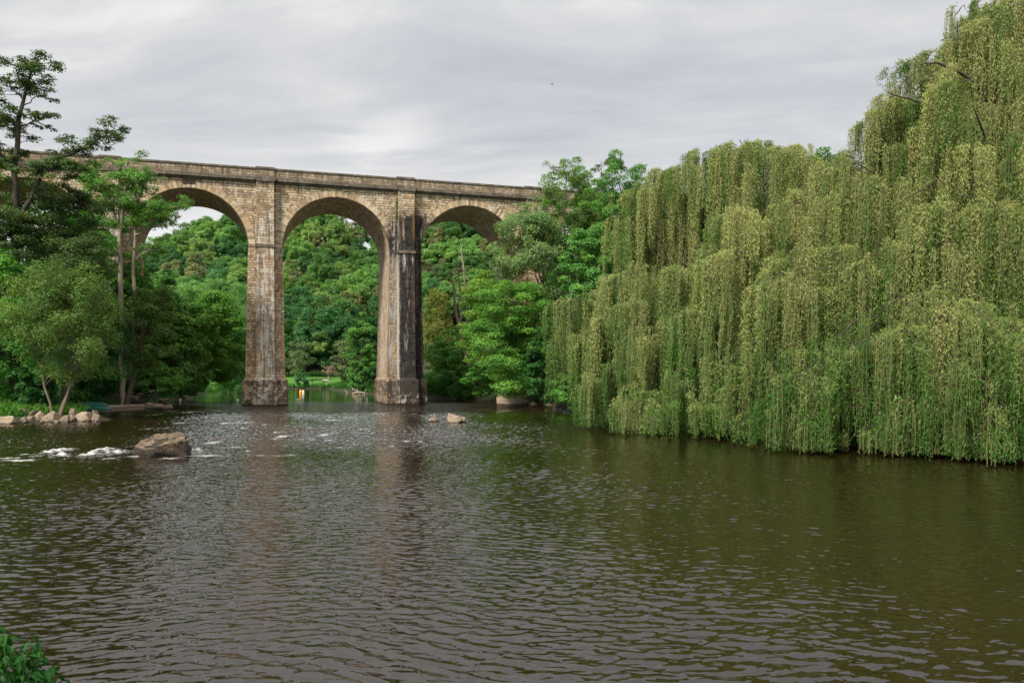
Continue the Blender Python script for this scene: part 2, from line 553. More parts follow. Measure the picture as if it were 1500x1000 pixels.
def mat_rock(dark=0.0):
    m, b = new_mat('algae_dark_rock' if dark else 'river_rock')
    b.n('ShaderNodeObjectInfo')
    oc, rnd = b.last.outputs['Color'], b.last.outputs['Random']
    pos = b.n('ShaderNodeNewGeometry')
    nrm = b.last.outputs['Normal']
    b.n('ShaderNodeSeparateXYZ', 0, None, Vector=pos)
    z = b.last.outputs[2]
    b.n('ShaderNodeSeparateXYZ', 0, None, Vector=nrm)
    nz = b.last.outputs[2]
    a = b.noise(pos, 2.2, 6, .65)
    f = b.noise(pos, 11, 5, .7)
    c = b.v('SCALE', oc, b.m('ADD', .35, b.m('MULTIPLY', a, 1.3)))
    c = b.mix(b.m('MULTIPLY', b.sm(f, .54, .68), .55), c, (.10, .085, .065))
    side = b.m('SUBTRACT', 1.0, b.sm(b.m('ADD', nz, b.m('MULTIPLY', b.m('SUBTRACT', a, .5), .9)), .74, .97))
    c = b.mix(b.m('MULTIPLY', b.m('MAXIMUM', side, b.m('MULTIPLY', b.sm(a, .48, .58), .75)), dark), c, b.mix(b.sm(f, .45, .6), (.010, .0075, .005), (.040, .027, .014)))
    # dark wet band that the water keeps on the stone
    wt = b.m('ADD', z, b.m('MULTIPLY', b.m('SUBTRACT', a, .5), .35))
    wet = b.m('SUBTRACT', 1.0, b.sm(wt, .05, .16))
    c = b.mix(b.m('MULTIPLY', wet, .9), c, (.028, .021, .014))
    li = b.m('MULTIPLY', b.sm(b.noise(pos, 3.1, 4, .7, off=(4, 4, 4)), .57, .66), .5)
    c = b.mix(li, c, (.20, .13, .05))
    r = b.m('SUBTRACT', .85, b.m('MULTIPLY', wet, .5))
    bp = b.n('ShaderNodeBump', 0, None, Strength=.8, Distance=.06, Height=b.m('ADD', f, a))
    finish(b, b.n('ShaderNodeBsdfPrincipled', 0, None, Base_Color=c, Roughness=r, Normal=bp))
    return m


ROCK = mat_rock()
ROCK_DARK = mat_rock(.96)


def mat_plain(name, col, rough=.6, var=.35, scale=4.0, spec=.4):
    m, b = new_mat(name)
    g = b.n('ShaderNodeTexCoord')
    g = b.last.outputs['Object']
    a = b.noise(g, scale, 5, .65)
    c = b.v('SCALE', tuple(col), b.m('ADD', 1 - var * .5, b.m('MULTIPLY', a, var)))
    p = b.n('ShaderNodeBsdfPrincipled', 0, None, Base_Color=c, Roughness=rough)
    b.last.inputs['Specular IOR Level'].default_value = spec
    finish(b, p)
    return m


def mat_ground():
    m, b = new_mat('bank_soil_and_grass')
    pos = b.n('ShaderNodeNewGeometry')
    b.n('ShaderNodeSeparateXYZ', 0, None, Vector=pos)
    x, y, z = b.last.outputs
    a = b.noise(pos, .35, 6, .65)
    f = b.noise(pos, 3.0, 5, .7)
    soil = b.ramp(f, [(.3, (.022, .016, .009)), (.55, (.05, .038, .02)), (.75, (.085, .066, .04))])
    grass = b.ramp(f, [(.25, (.035, .13, .012)), (.5, (.07, .22, .022)), (.78, (.13, .30, .045))])
    forest = b.ramp(f, [(.3, (.012, .03, .008)), (.6, (.03, .065, .015)), (.8, (.045, .05, .02))])
    c = b.mix(b.sm(a, .40, .6), soil, forest)
    field = b.m('MULTIPLY', b.m('MULTIPLY', b.win(y, 171.3, 199, .8), b.win(x, -58, -32, 1.5)), b.sm(z, .35, .7))
    stripe = b.noise(pos, .5, 4, .6, stretch=(.15, 1, 1))
    grass = b.mix(b.m('MULTIPLY', b.sm(stripe, .45, .65), .45), grass, (.12, .20, .05))
    c = b.mix(field, c, grass)
    near = b.m('MULTIPLY', b.m('SUBTRACT', 1.0, b.sm(y, 4.0, 8.0)), b.sm(z, .3, .6))
    c = b.mix(near, c, grass)
    wet = b.m('SUBTRACT', 1.0, b.sm(z, .0, .3))
    c = b.mix(wet, c, (.03, .022, .013))
    bp = b.n('ShaderNodeBump', 0, None, Strength=.7, Distance=.15, Height=f)
    finish(b, b.n('ShaderNodeBsdfPrincipled', 0, None, Base_Color=c, Roughness=.95, Normal=bp))
    return m


def mat_water():
    m, b = new_mat('river_water')
    pos = b.n('ShaderNodeNewGeometry')
    b.n('ShaderNodeSeparateXYZ', 0, None, Vector=pos)
    x, y, z = b.last.outputs

    far = b.sm(y, 59, 63.5)
    gn = pos.node.outputs['Normal']

    def height(p):
        wv = b.noise(p, .8, 1, .5, out=1)
        p = b.v('ADD', p, b.v('SCALE', wv, .35))
        r1 = b.n('ShaderNodeMapping', 0, None, Vector=p, Rotation=(0, 0, math.radians(-9)), Scale=(1.25, 4.3, 1))
        r2 = b.n('ShaderNodeMapping', 0, None, Vector=p, Rotation=(0, 0, math.radians(12)), Scale=(3.6, 9.5, 1))
        r3 = b.n('ShaderNodeMapping', 0, None, Vector=p, Rotation=(0, 0, math.radians(-14)), Scale=(.28, .8, 1))
        h1 = b.m('MULTIPLY', b.noise(r1, 1.0, 2, .5), b.m('MULTIPLY', far, W1))
        h2 = b.m('MULTIPLY', b.noise(r2, 1.0, 2, .5), W2)
        h3 = b.m('MULTIPLY', b.noise(r3, 1.0, 1, .5), b.m('MULTIPLY', far, W3))
        h4 = b.m('MULTIPLY', b.noise(p, 5.5, 2, .55), .008)
        return b.m('ADD', b.m('ADD', h1, h4), b.m('ADD', h2, h3))
    W1, W2, W3 = .155, .016, .20
    e = .03
    h0 = height(pos)
    hx = height(b.v('ADD', pos, (e, 0, 0)))
    hy = height(b.v('ADD', pos, (0, e, 0)))
    # calm above the weir line, lively in the riffle, wandering slicks elsewhere
    sl = b.noise(pos, .16, 3, .55, stretch=(.6, 1, 1))
    amp = b.m('ADD', .72, b.m('MULTIPLY', b.sm(sl, .38, .62), .5))
    wob = b.m('ADD', y, b.m('MULTIPLY', b.m('SUBTRACT', sl, .5), 26))
    rif = b.m('MULTIPLY', b.win(wob, 31, 84, 5), b.m('SUBTRACT', 1.0, b.sm(b.m('ADD', x, b.m('MULTIPLY', y, .02)), -2, 9)))
    amp = b.m('ADD', amp, b.m('MULTIPLY', rif, .7))
    calm = b.sm(b.m('ADD', y, b.m('MULTIPLY', b.m('SUBTRACT', b.noise(pos, .3, 4, .6, stretch=(.12, 1, 1)), .5), 34)), 76, 90)
    amp = b.m('MULTIPLY', amp, b.m('SUBTRACT', 1.0, b.m('MULTIPLY', calm, .94)))
    k = b.m('MULTIPLY', amp, 1.0 / e)
    nx = b.m('MULTIPLY', b.m('SUBTRACT', h0, hx), k)
    ny = b.m('MULTIPLY', b.m('SUBTRACT', h0, hy), k)
    nrm = b.v('NORMALIZE', b.v('ADD', gn, b.n('ShaderNodeCombineXYZ', 0, None, X=nx, Y=ny, Z=0.0)))
    mud = b.ramp(b.noise(pos, .12, 3, .5), [(.3, (.0105, .0058, .0012)), (.7, (.015, .0085, .0019))])
    # white water round the stones
    ft = b.n('ShaderNodeAttribute', 2, dict(attribute_name='tint'))
    fm = b.noise(pos, 1.0, 6, .72, stretch=(3.2, 7.5, 1.0), off=(2.2, 0, 0))
    foam = b.sm(b.m('ADD', ft, b.m('MULTIPLY', b.m('SUBTRACT', fm, .5), 2.8)), .36, .95)
    foam = b.m('MULTIPLY', foam, b.sm(ft, .04, .2))
    c = b.mix(b.m('MULTIPLY', foam, .85), mud, (.60, .59, .57))
    fr = b.n('ShaderNodeFresnel', 0, None, IOR=1.34, Normal=nrm)
    fr = b.m('ADD', .07, b.m('MULTIPLY', fr, .93))
    fr = b.m('MULTIPLY', b.m('MINIMUM', fr, .92), b.m('SUBTRACT', 1.0, b.m('MULTIPLY', foam, .8)))
    df = b.n('ShaderNodeBsdfDiffuse', 0, None, Color=c)
    gl = b.n('ShaderNodeBsdfGlossy', 0, None, Color=(1, 1, 1), Roughness=.03, Normal=nrm)
    p = b.n('ShaderNodeMixShader', 0, None, i0=fr, i1=df, i2=gl)
    finish(b, p)
    return m


# ------------------------------------------------------------------ ground and water
def grid_axis(parts):
    out = []
    for a, b_, st in parts:
        out += list(np.arange(a, b_, st))
    out.append(parts[-1][1])
    return np.array(out)


def build_ground():
    xs = grid_axis([(-2500, -400, 300), (-400, -140, 20), (-140, -66, 4), (-66, 46, 1.0), (46, 120, 5), (120, 400, 40), (400, 2500, 300)])
    ys = grid_axis([(-600, -40, 80), (-40, -6, 3), (-6, 12, .6), (12, 40, 2), (40, 130, 1.0), (130, 210, 1.5), (210, 340, 5),
                    (340, 600, 40), (600, 3000, 300)])
    X, Y = np.meshgrid(xs, ys)
    Z = hgt(X, Y)
    nx, ny = len(xs), len(ys)
    V = np.stack([X, Y, Z], -1).reshape(-1, 3)
    i = np.arange(ny - 1)[:, None] * nx
    j = np.arange(nx - 1)[None, :]
    F = np.stack([i + j, i + j + 1, i + nx + j + 1, i + nx + j], -1).reshape(-1, 4)
    me = mesh_np('ground', V, F, mat_ground(), smooth=True)
    tag(link('ground', me), kind='structure')
    build_river()


def build_river():
    """the river: real waves out to the weir, flat calm water beyond"""
    rng = np.random.default_rng(17)
    y = [4.0]
    while y[-1] < 64:
        y.append(y[-1] + .024 + .0008 * y[-1])
    ys = np.array(y)
    nc = 640
    x0 = -.78 * ys - 1
    x1 = np.minimum(.78 * ys + 1, 15 + 0 * ys)
    t = np.linspace(0, 1, nc)
    X = x0[:, None] + (x1 - x0)[:, None] * t[None, :]
    Y = np.repeat(ys[:, None], nc, 1)
    Z = np.zeros_like(X)
    # slow bending of the wave trains
    Xw = X + .5 * np.sin(Y * .5 + X * .21) + .25 * np.sin(Y * 1.3 - X * .5 + 2)
    Yw = Y + .45 * np.sin(X * .45 + .6 * np.sin(Y * .3)) + .2 * np.sin(X * 1.1 + 1.0)
    for k in range(64):
        lam = .062 * (7.0 ** rng.random() ** 1.15)
        K = 2 * np.pi / lam
        th = rng.normal(0, .4) + (0.14 if k % 2 else -.18)
        sl = .19 * (1.0 if lam < .38 else .55) / math.sqrt(32)
        Z += sl / K * np.sin(K * (Xw * math.sin(th) + Yw * math.cos(th)) + rng.uniform(0, 6.28))
    patch = .85 + .28 * np.sin(X * .23 + .8 * np.sin(Y * .17)) * np.sin(Y * .31 + X * .1) + .12 * np.sin(X * .9 + Y * .6)
    rif = sstep(Y, 29, 36) * (1 - sstep(Y + X * .3, 52, 62)) * (1 - sstep(X, -1, 6))
    Z *= patch * (1 + 1.15 * rif)
    # white water: broken standing waves beside the boulder and streaks down the riffle
    F = np.zeros_like(X)
    blobs = [(84, 662, 15, 4.5, 1.0), (92, 668, 14, 2.5, .9), (30, 674, 30, 2.2, .9), (10, 671, 22, 2.0, .7), (150, 661, 14, 4, 1.0), (132, 668, 16, 3, .9),
             (170, 664, 16, 4, .8), (160, 671, 14, 2, .6), (205, 668, 30, 2.2, .75), (250, 671, 24, 1.8, .7), (286, 661, 12, 3, .8), (55, 668, 16, 2, .6),
             (120, 676, 60, 1.5, .35), (312, 648, 12, 3, .8), (415, 639, 10, 2.2, .9), (474, 637, 10, 2.0, .85), (345, 655, 30, 1.5, .6), (440, 643, 26, 1.2, .6), (250, 640, 30, 1.3, .55), (618, 629, 9, 1.3, .6), (700, 634, 30, 1.2, .25),
             (300, 667, 45, 1.7, .75), (400, 667, 60, 1.3, .55), (640, 621, 25, 1.0, .35), (385, 593, 40, 1.0, .3)]
    for _ in range(70):
        py = rng.uniform(598, 668)
        blobs.append((rng.uniform(190 if py < 640 else 0, 760 - (py - 598) * 2.5), py, rng.uniform(5, 16), rng.uniform(.8, 1.8), rng.uniform(.35, .8)))
    for (px, py, w, h, k) in blobs:
        c = wat(px, py)
        sx = w / FOC * c.y
        sy = h * c.y ** 2 / (FOC * EYE)
        g = np.exp(-((X - c.x) / sx) ** 2 - ((Y - c.y) / sy) ** 2)
        F = np.maximum(F, k * g)
        if py > 655 and h > 2.4:
            Z += .15 * k * g * (.7 + .5 * np.sin(X * 9 + Y * 5) * np.sin(Y * 7 - X * 4))
    Z *= 1 - sstep(Y, 60, 63.5)
    V = np.stack([X, Y, Z], -1).reshape(-1, 3)
    nr = len(ys)
    i = np.arange(nr - 1)[:, None] * nc
    j = np.arange(nc - 1)[None, :]
    Q = np.stack([i + j, i + j + 1, i + nc + j + 1, i + nc + j], -1).reshape(-1, 4)
    ye = ys[-1]
    yk = 14 / .78
    L0, L1 = -.78 * 4 - 1, -.78 * ye - 1
    ex = [(-135, -16), (60, -16), (60, 4), (-135, 4), (-135, 4), (L0, 4), (L1, ye), (-135, ye), (.78 * 4 + 1, 4), (60, 4), (60, yk), (15, yk),
          (15, yk), (60, yk), (60, ye), (15, ye), (-135, ye), (60, ye), (60, 176), (-135, 176)]
    E = np.array([(p[0], p[1], 0.0) for p in ex])
    Q = np.concatenate([Q, np.arange(len(E)).reshape(-1, 4) + len(V)])
    V = np.concatenate([V, E])
    F = np.concatenate([F.ravel(), np.zeros(len(E))])
    me = mesh_np('river', V, Q, mat_water(), tint=F, smooth=True)
    tag(link('river', me), kind='structure')


build_ground()


# ------------------------------------------------------------------ viaduct
class Shell:
    """quads with uv in metres"""
    def __init__(self):
        self.v, self.uv = [], []

    def quad(self, pts, uvs):
        self.v += [tuple(p) for p in pts]
        self.uv += list(uvs)

    def wall(self, p, q, r, t):
        """p q bottom, r t top (counter-clockwise); uv from lengths along the bottom and height"""
        p, q, r, t = map(Vector, (p, q, r, t))
        ax = (q - p).normalized()
        o = Vector((0, 0, 0))
        uv = []
        for w in (p, q, r, t):
            u = w.x * ax.x + w.y * ax.y
            uv.append((u, w.z if abs((r - q).normalized().z) > .3 else (w - o).y))
        self.quad((p, q, r, t), uv)

    def box(self, x0, x1, y0, y1, z0, z1):
        self.wall((x0, y0, z0), (x1, y0, z0), (x1, y0, z1), (x0, y0, z1))
        self.wall((x1, y0, z0), (x1, y1, z0), (x1, y1, z1), (x1, y0, z1))
        self.wall((x1, y1, z0), (x0, y1, z0), (x0, y1, z1), (x1, y1, z1))
        self.wall((x0, y1, z0), (x0, y0, z0), (x0, y0, z1), (x0, y1, z1))
        self.wall((x0, y0, z1), (x1, y0, z1), (x1, y1, z1), (x0, y1, z1))
        self.wall((x0, y1, z0), (x1, y1, z0), (x1, y0, z0), (x0, y0, z0))

    def loft(self, rings):
        """rings of equal point counts, bottom to top"""
        for a, b_ in zip(rings, rings[1:]):
            n = len(a)
            u = 0.0
            for k in range(n):
                p, q, r, t = Vector(a[k]), Vector(a[(k + 1) % n]), Vector(b_[(k + 1) % n]), Vector(b_[k])
                L = (q - p).length
                self.quad((p, q, r, t), ((u, p.z), (u + L, q.z), (u + L, r.z), (u, t.z)))
                u += L + .17
        self.cap(rings[-1])

    def cap(self, ring):
        c = Vector((0, 0, 0))
        for p in ring:
            c += Vector(p)
        c /= len(ring)
        n = len(ring)
        for k in range(0, n, 2):
            a, b_, d = Vector(ring[k]), Vector(ring[(k + 1) % n]), Vector(ring[(k + 2) % n])
            self.quad((c, a, b_, d), [(w.x, w.y) for w in (c, a, b_, d)])

    def build(self, name, mat, parent, smooth=False):
        me = mesh_np(name, self.v, np.arange(len(self.v)).reshape(-1, 4), mat, uv=self.uv, smooth=smooth)
        return link(name, me, parent)


def build_viaduct():
    th = math.atan2(3800, FOC)
    u = Vector((math.sin(th), math.cos(th), 0))
    D = 80.0
    foot = Vector((-D * u.y, D * u.x, 0))
    root = empty('viaduct', foot, 'tall tan stone railway viaduct with round arches crossing the river', 'viaduct')
    root.rotation_euler = (0, 0, math.pi / 2 - th)
    W = 8.6
    PITCH, R, RING = 13.67, 5.26, .68
    ZS, ZTOP = 15.35, 21.55
    HB = PITCH / 2
    piers = [-.84 + PITCH * k for k in range(-3, 4)]
    bays = [p + HB for p in piers[:-1]]
    N = 36
    ang = np.linspace(math.pi, 0, N + 1)
    # walls above the arches, one part for each face
    for side in (0, 1):
        sh = Shell()
        y = 0.0 if side == 0 else W
        for c in bays:
            xs = [c + (R + RING) * math.cos(a) for a in ang]
            zs = [ZS + (R + RING) * math.sin(a) for a in ang]
            cols = [(c - HB, ZS), (xs[0], zs[0])] + list(zip(xs, zs))[1:] + [(c + HB, ZS)]
            for (x0, z0), (x1, z1) in zip(cols, cols[1:]):
                zt0 = ZTOP
                if side == 0:
                    sh.wall((x0, y, z0), (x1, y, z1), (x1, y, zt0), (x0, y, zt0))
                else:
                    sh.wall((x1, y, z1), (x0, y, z0), (x0, y, zt0), (x1, y, zt0))
        # abutments
        for x0, x1 in ((piers[0] - 40, piers[0]), (piers[-1], piers[-1] + 30)):
            if side == 0:
                sh.wall((x0, y, -2), (x1, y, -2), (x1, y, ZTOP), (x0, y, ZTOP))
            else:
                sh.wall((x1, y, -2), (x0, y, -2), (x0, y, ZTOP), (x1, y, ZTOP))
        sh.build('spandrel_wall', STONE, root)
    # arches: ring of voussoirs on either face and the vault between
    for c in bays:
        sh = Shell()
        # each voussoir stands a hair proud of the wall, some more than others
        rng = np.random.default_rng(int(c * 10) + 900)
        M = 74
        aa = np.linspace(math.pi, 0, M + 1)
        for k in range(M):
            pr = .02 + .03 * rng.random()
            ext = rng.uniform(-.05, .03)
            for y0, sg in ((-pr, 1), (W + pr, -1)):
                a0, a1 = aa[k], aa[k + 1]
                P = lambda r, a, yy=y0: (c + r * math.cos(a), yy, ZS + r * math.sin(a))
                q = [P(R, a0), P(R, a1), P(R + RING + ext, a1), P(R + RING + ext, a0)]
                uo = rng.random() * 9
                # every voussoir lies inside one stone of the pattern
                uvq = [(uo * .62 + .05, .03), (uo * .62 + .3, .03), (uo * .62 + .3, .25), (uo * .62 + .05, .25)]
                bi = rng.integers(0, 40)
                uvq = [(bi * .50 + .28 + dx, 2 * .25 * bi + dy) for dx, dy in ((0.02, .02), (.18, .02), (.18, .22), (.02, .22))]
                if sg < 0:
                    q, uvq = [q[1], q[0], q[3], q[2]], [uvq[1], uvq[0], uvq[3], uvq[2]]
                sh.quad(q, uvq)
                e0, e1 = P(R + RING + ext, a1), P(R + RING + ext, a0)
                yi = 0.0 if sg > 0 else W
                sh.quad((e1, e0, (e0[0], yi, e0[2]), (e1[0], yi, e1[2])), [(.1, .05), (.3, .05), (.3, .1), (.1, .1)])
        for k in range(N):
            a0, a1 = ang[k], ang[k + 1]
            p = [(c + R * math.cos(a0), -.03, ZS + R * math.sin(a0)), (c + R * math.cos(a0), W + .03, ZS + R * math.sin(a0)),
                 (c + R * math.cos(a1), W + .03, ZS + R * math.sin(a1)), (c + R * math.cos(a1), -.03, ZS + R * math.sin(a1))]
            v0, v1 = R * (math.pi - a0) + ZS, R * (math.pi - a1) + ZS
            sh.quad(p, ((0, v0), (W, v0), (W, v1), (0, v1)))
        sh.build('arch', STONE, root)

    def plan(c, a, y0, y1, pw, pp, z):
        return [(c - a, y0, z), (c - pw, y0, z), (c - pw, y0 - pp, z), (c + pw, y0 - pp, z), (c + pw, y0, z), (c + a, y0, z),
                (c + a, y1, z), (c + pw, y1, z), (c + pw, y1 + pp, z), (c - pw, y1 + pp, z), (c - pw, y1, z), (c - a, y1, z)]
    A = HB - R
    for i, c in enumerate(piers):
        sh = Shell()
        zz = np.linspace(2.3, ZS, 5)
        rings = []
        for z in zz:
            k = (ZS - z) / (ZS - 2.3)
            rings.append(plan(c, A + .02 + .27 * k, 0.0 - .32 * k, W + .32 * k, .80 + .07 * k, .78, z))
        sh.loft(rings)
        pier = sh.build('pier', STONE, root)
        sp = Shell()
        B = A + .29
        sp.loft([plan(c, B + .30, -.62, W + .62, 1.17, .85, -2.2), plan(c, B + .22, -.55, W + .55, 1.10, .82, 2.38),
                 plan(c, B + .02, -.35, W + .35, .90, .79, 2.62)])
        sp.build('plinth', STONE, pier)
        for y0, y1 in ((-.72, 0.02), (W - .02, W + .72)):
            b2 = Shell()
            b2.box(c - .80, c + .80, y0, y1, ZS + .02, ZTOP)
            pil = b2.build('pilaster', STONE, pier)
            b3 = Shell()
            yy0, yy1 = (y0 - .16, y1 - .04) if y0 < 1 else (y0 + .04, y1 + .16)
            b3.box(c - .90, c + .90, yy0, yy1, ZS - .12, ZS + .16)
            b3.build('string_course', TRIM, pil)
    x0, x1 = piers[0] - 40, piers[-1] + 30
    # cornice in two steps, breaking forward over the piers
    for sgn in (0, 1):
        Yf = (lambda a: -a) if sgn == 0 else (lambda a: W + a)
        cs = Shell()
        ps = Shell()
        co = Shell()
        edges = [x0] + [v for c in piers for v in (c - .86, c + .86)] + [x1]
        for k in range(len(edges) - 1):
            a, e = edges[k], edges[k + 1]
            over = k % 2 == 1
            f = .74 if over else 0.0
            g = .003 if over else 0
            ylo, yhi = sorted((Yf(.16 + f), Yf(-.5)))
            cs.box(a - g, e + g, ylo, yhi, ZTOP - .02 - g, ZTOP + .16)
            ylo, yhi = sorted((Yf(.42 + f * .55), Yf(-.5)))
            cs.box(a - (.1 if over else 0), e + (.1 if over else 0), ylo, yhi, ZTOP + .16, ZTOP + .50 + g)
            ylo, yhi = sorted((Yf(.12 if over else 0.0), Yf(-.42)))
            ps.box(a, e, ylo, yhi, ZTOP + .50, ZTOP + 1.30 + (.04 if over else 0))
            ylo, yhi = sorted((Yf(.22 if over else .08), Yf(-.48)))
            co.box(a - (.06 if over else 0), e + (.06 if over else 0), ylo, yhi, ZTOP + 1.30 + (.04 if over else 0), ZTOP + 1.47 + (.07 if over else 0))
        cs.build('cornice', TRIM, root)
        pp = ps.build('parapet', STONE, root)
        co.build('coping', TRIM, pp)
    dk = Shell()
    dk.box(x0, x1, .5, W - .5, ZTOP - .1, ZTOP + .45)
    dk.build('deck', mat_plain('ballast', (.12, .11, .10), .95), root)
    # rusty plate under the cornice over one arch
    pl = Shell()
    cx = bays[2]
    pl.box(cx - .62, cx + .48, -.10, .01, ZTOP - .55, ZTOP - .16)
    pl.build('plaque', mat_plain('rusty_iron', (.05, .028, .022), .8), root)
    # ferns rooted in a joint high on the middle pier
    rng = np.random.default_rng(5)
    px = piers[4] - .86
    cen = np.stack([np.full(7, px), np.full(7, -.12), np.linspace(18.9, 20.6, 7)], 1)
    v, q, t = crown_leaves(rng, cen, np.full(7, .28), 420, .2, .06, 1.0, .3)
    tuft = link('wall_fern', mesh_np('wall_fern', v, q, FOL, t), root, (.08, .13, .03))
    return root


build_viaduct()


# ------------------------------------------------------------------ trees
def sub(v, root):
    return np.asarray(v, float) - np.asarray(tuple(root), float)


def tree(label, x, Y, ytop, ybot, hw, color, seed, name='broadleaf_tree', cat='tree', group=None, nc=80, nl=16000, ln=.3, wd=.17,
         cr=.26, flat=.62, up=.6, tr=.2, bark=(.10, .075, .05), inner=.25, rough=.22, stems=1, limbs=14, depth=1.0, lean=0.0, fill=.55,
         twigs=0, tint_var=.28, droop=.25):
    rng = np.random.default_rng(seed)
    base = on_land(G(x + lean, Y))
    zt, zb = at(x, ytop, Y).z, at(x, ybot, Y).z
    X = (x - 750) / FOC * Y
    rx = hw / FOC * Y
    rz = (zt - zb) / 2
    cz = (zt + zb) / 2
    root = empty(name, base, label, cat, group)
    c, r = egg_clumps(rng, nc, rx, rx * depth, rz, cr * min(rx, rz * 1.2), inner, rough)
    off = np.array([X - base.x, 0, cz - base.z])
    c = c + off
    v, q, t = crown_leaves(rng, c, r, nl, ln, wd, flat, up, off - np.array([0, 0, rz * .3]), droop, tint_var, fill)
    top = off + np.array([0, 0, rz * .55])
    for k in range(stems):
        tb = Tubes()
        st = np.array([rng.normal(0, .15) if stems > 1 else 0, 0, -.4])
        tp = top + (rng.normal(0, 1, 3) * np.array([rx * .45, rx * .3, 0]) if stems > 1 else 0)
        line = bend(st, tp, rng, 9, 0, .07 if stems == 1 else .02)
        rad = np.linspace(tr, tr * .25, 9)
        rad[0] *= 1.35
        tb.add(line, rad, 8)
        order = rng.permutation(len(c))[:limbs]
        for i in order:
            f = np.clip((c[i][2] - rz * .5 + .4) / (tp[2] + .4), .25, .92)
            j = f * 8
            j0 = int(j)
            p = line[j0] + (line[min(j0 + 1, 8)] - line[j0]) * (j - j0)
            tb.add(bend(p, c[i], rng, 6, .06, .1), np.linspace(tr * .38, .015, 6), 5)
            for _ in range(twigs):
                e = c[i] + unit(rng.normal(size=3)) * r[i] * 1.1
                tb.add(bend(c[i] * .8 + p * .2, e, rng, 4, .03, .1), [.02, .006], 4)
        link('trunk', tb.mesh('trunk', BARK), root, bark)
    link('crown', mesh_np('crown', v, q, FOL, t), root, color)
    return root


def limb_tree(label, Y, limbs, color, seed, name='broadleaf_tree', cat='tree', group=None, nl=9000, ln=.26, wd=.14, flat=.45,
              up=.9, bark=(.08, .06, .045), extra=(), twig=3, tint_var=.3, droop=.2, more=1.0):
    """limbs: (list of (x, y, dY) photo points, r0, r1, number of clumps, clump radius in m, start fraction)"""
    rng = np.random.default_rng(seed)
    b0 = limbs[0][0][0]
    root_p = at(b0[0], b0[1], Y + b0[2])
    g = G(b0[0], Y + b0[2])
    if g.z < root_p.z:
        root_p = g
    root = empty(name, root_p, label, cat, group)
    tb = Tubes()
    cen, rad = [], []
    for pts, r0, r1, n, cr, f0 in limbs:
        P = np.array([tuple(at(px, py, Y + dy)) for px, py, dy in pts]) - np.array(tuple(root_p))
        if pts is limbs[0][0]:
            P = np.concatenate([[[0, 0, -.4]], P]) if np.linalg.norm(P[0]) > .5 else P
        # smooth the line
        tt = np.linspace(0, len(P) - 1, 4 * (len(P) - 1) + 1)
        Q = np.stack([np.interp(tt, np.arange(len(P)), P[:, k]) for k in range(3)], 1)
        Q[1:-1] = Q[1:-1] * .5 + (Q[:-2] + Q[2:]) * .25 + rng.normal(0, .05, Q[1:-1].shape)
        tb.add(Q, np.linspace(r0, r1, len(Q)), 7)
        for _ in range(int(n * more)):
            f = rng.uniform(f0, 1.0) * (len(Q) - 1)
            i = min(int(f), len(Q) - 2)
            p = Q[i] + (Q[i + 1] - Q[i]) * (f - i)
            o = rng.normal(size=3) * np.array([1, 1, .55]) * cr * 1.25
            c = p + o + np.array([0, 0, .15 * cr])
            cen.append(c)
            rad.append(cr * rng.uniform(.6, 1.25))
            tb.add(bend(p, c, rng, 4, .03, .12), [.035, .01], 4)
            for _k in range(twig):
                e = c + unit(rng.normal(size=3) * np.array([1, 1, .6])) * cr
                tb.add(bend(c, e, rng, 3, .02, .1), [.012, .004], 3)
    for (px, py, dy, cr) in extra:
        cen.append(tuple(at(px, py, Y + dy) - root_p))
        rad.append(cr)
    v, q, t = crown_leaves(rng, cen, rad, nl, ln, wd, flat, up, None, droop, tint_var, .35)
    link('trunk', tb.mesh('trunk', BARK), root, bark)
    link('crown', mesh_np('crown', v, q, FOL, t), root, color)
    return root


# greens (linear albedo)
G_DARK = (.028, .095, .020)
G_MID = (.066, .19, .030)
G_BRIGHT = (.088, .205, .032)
G_LIME = (.13, .235, .04)
G_OLIVE = (.082, .142, .030)
G_GREY = (.125, .20, .075)
G_YEL = (.17, .20, .04)
G_TEAL = (.045, .135, .045)
G_PALE = (.12, .235, .065)


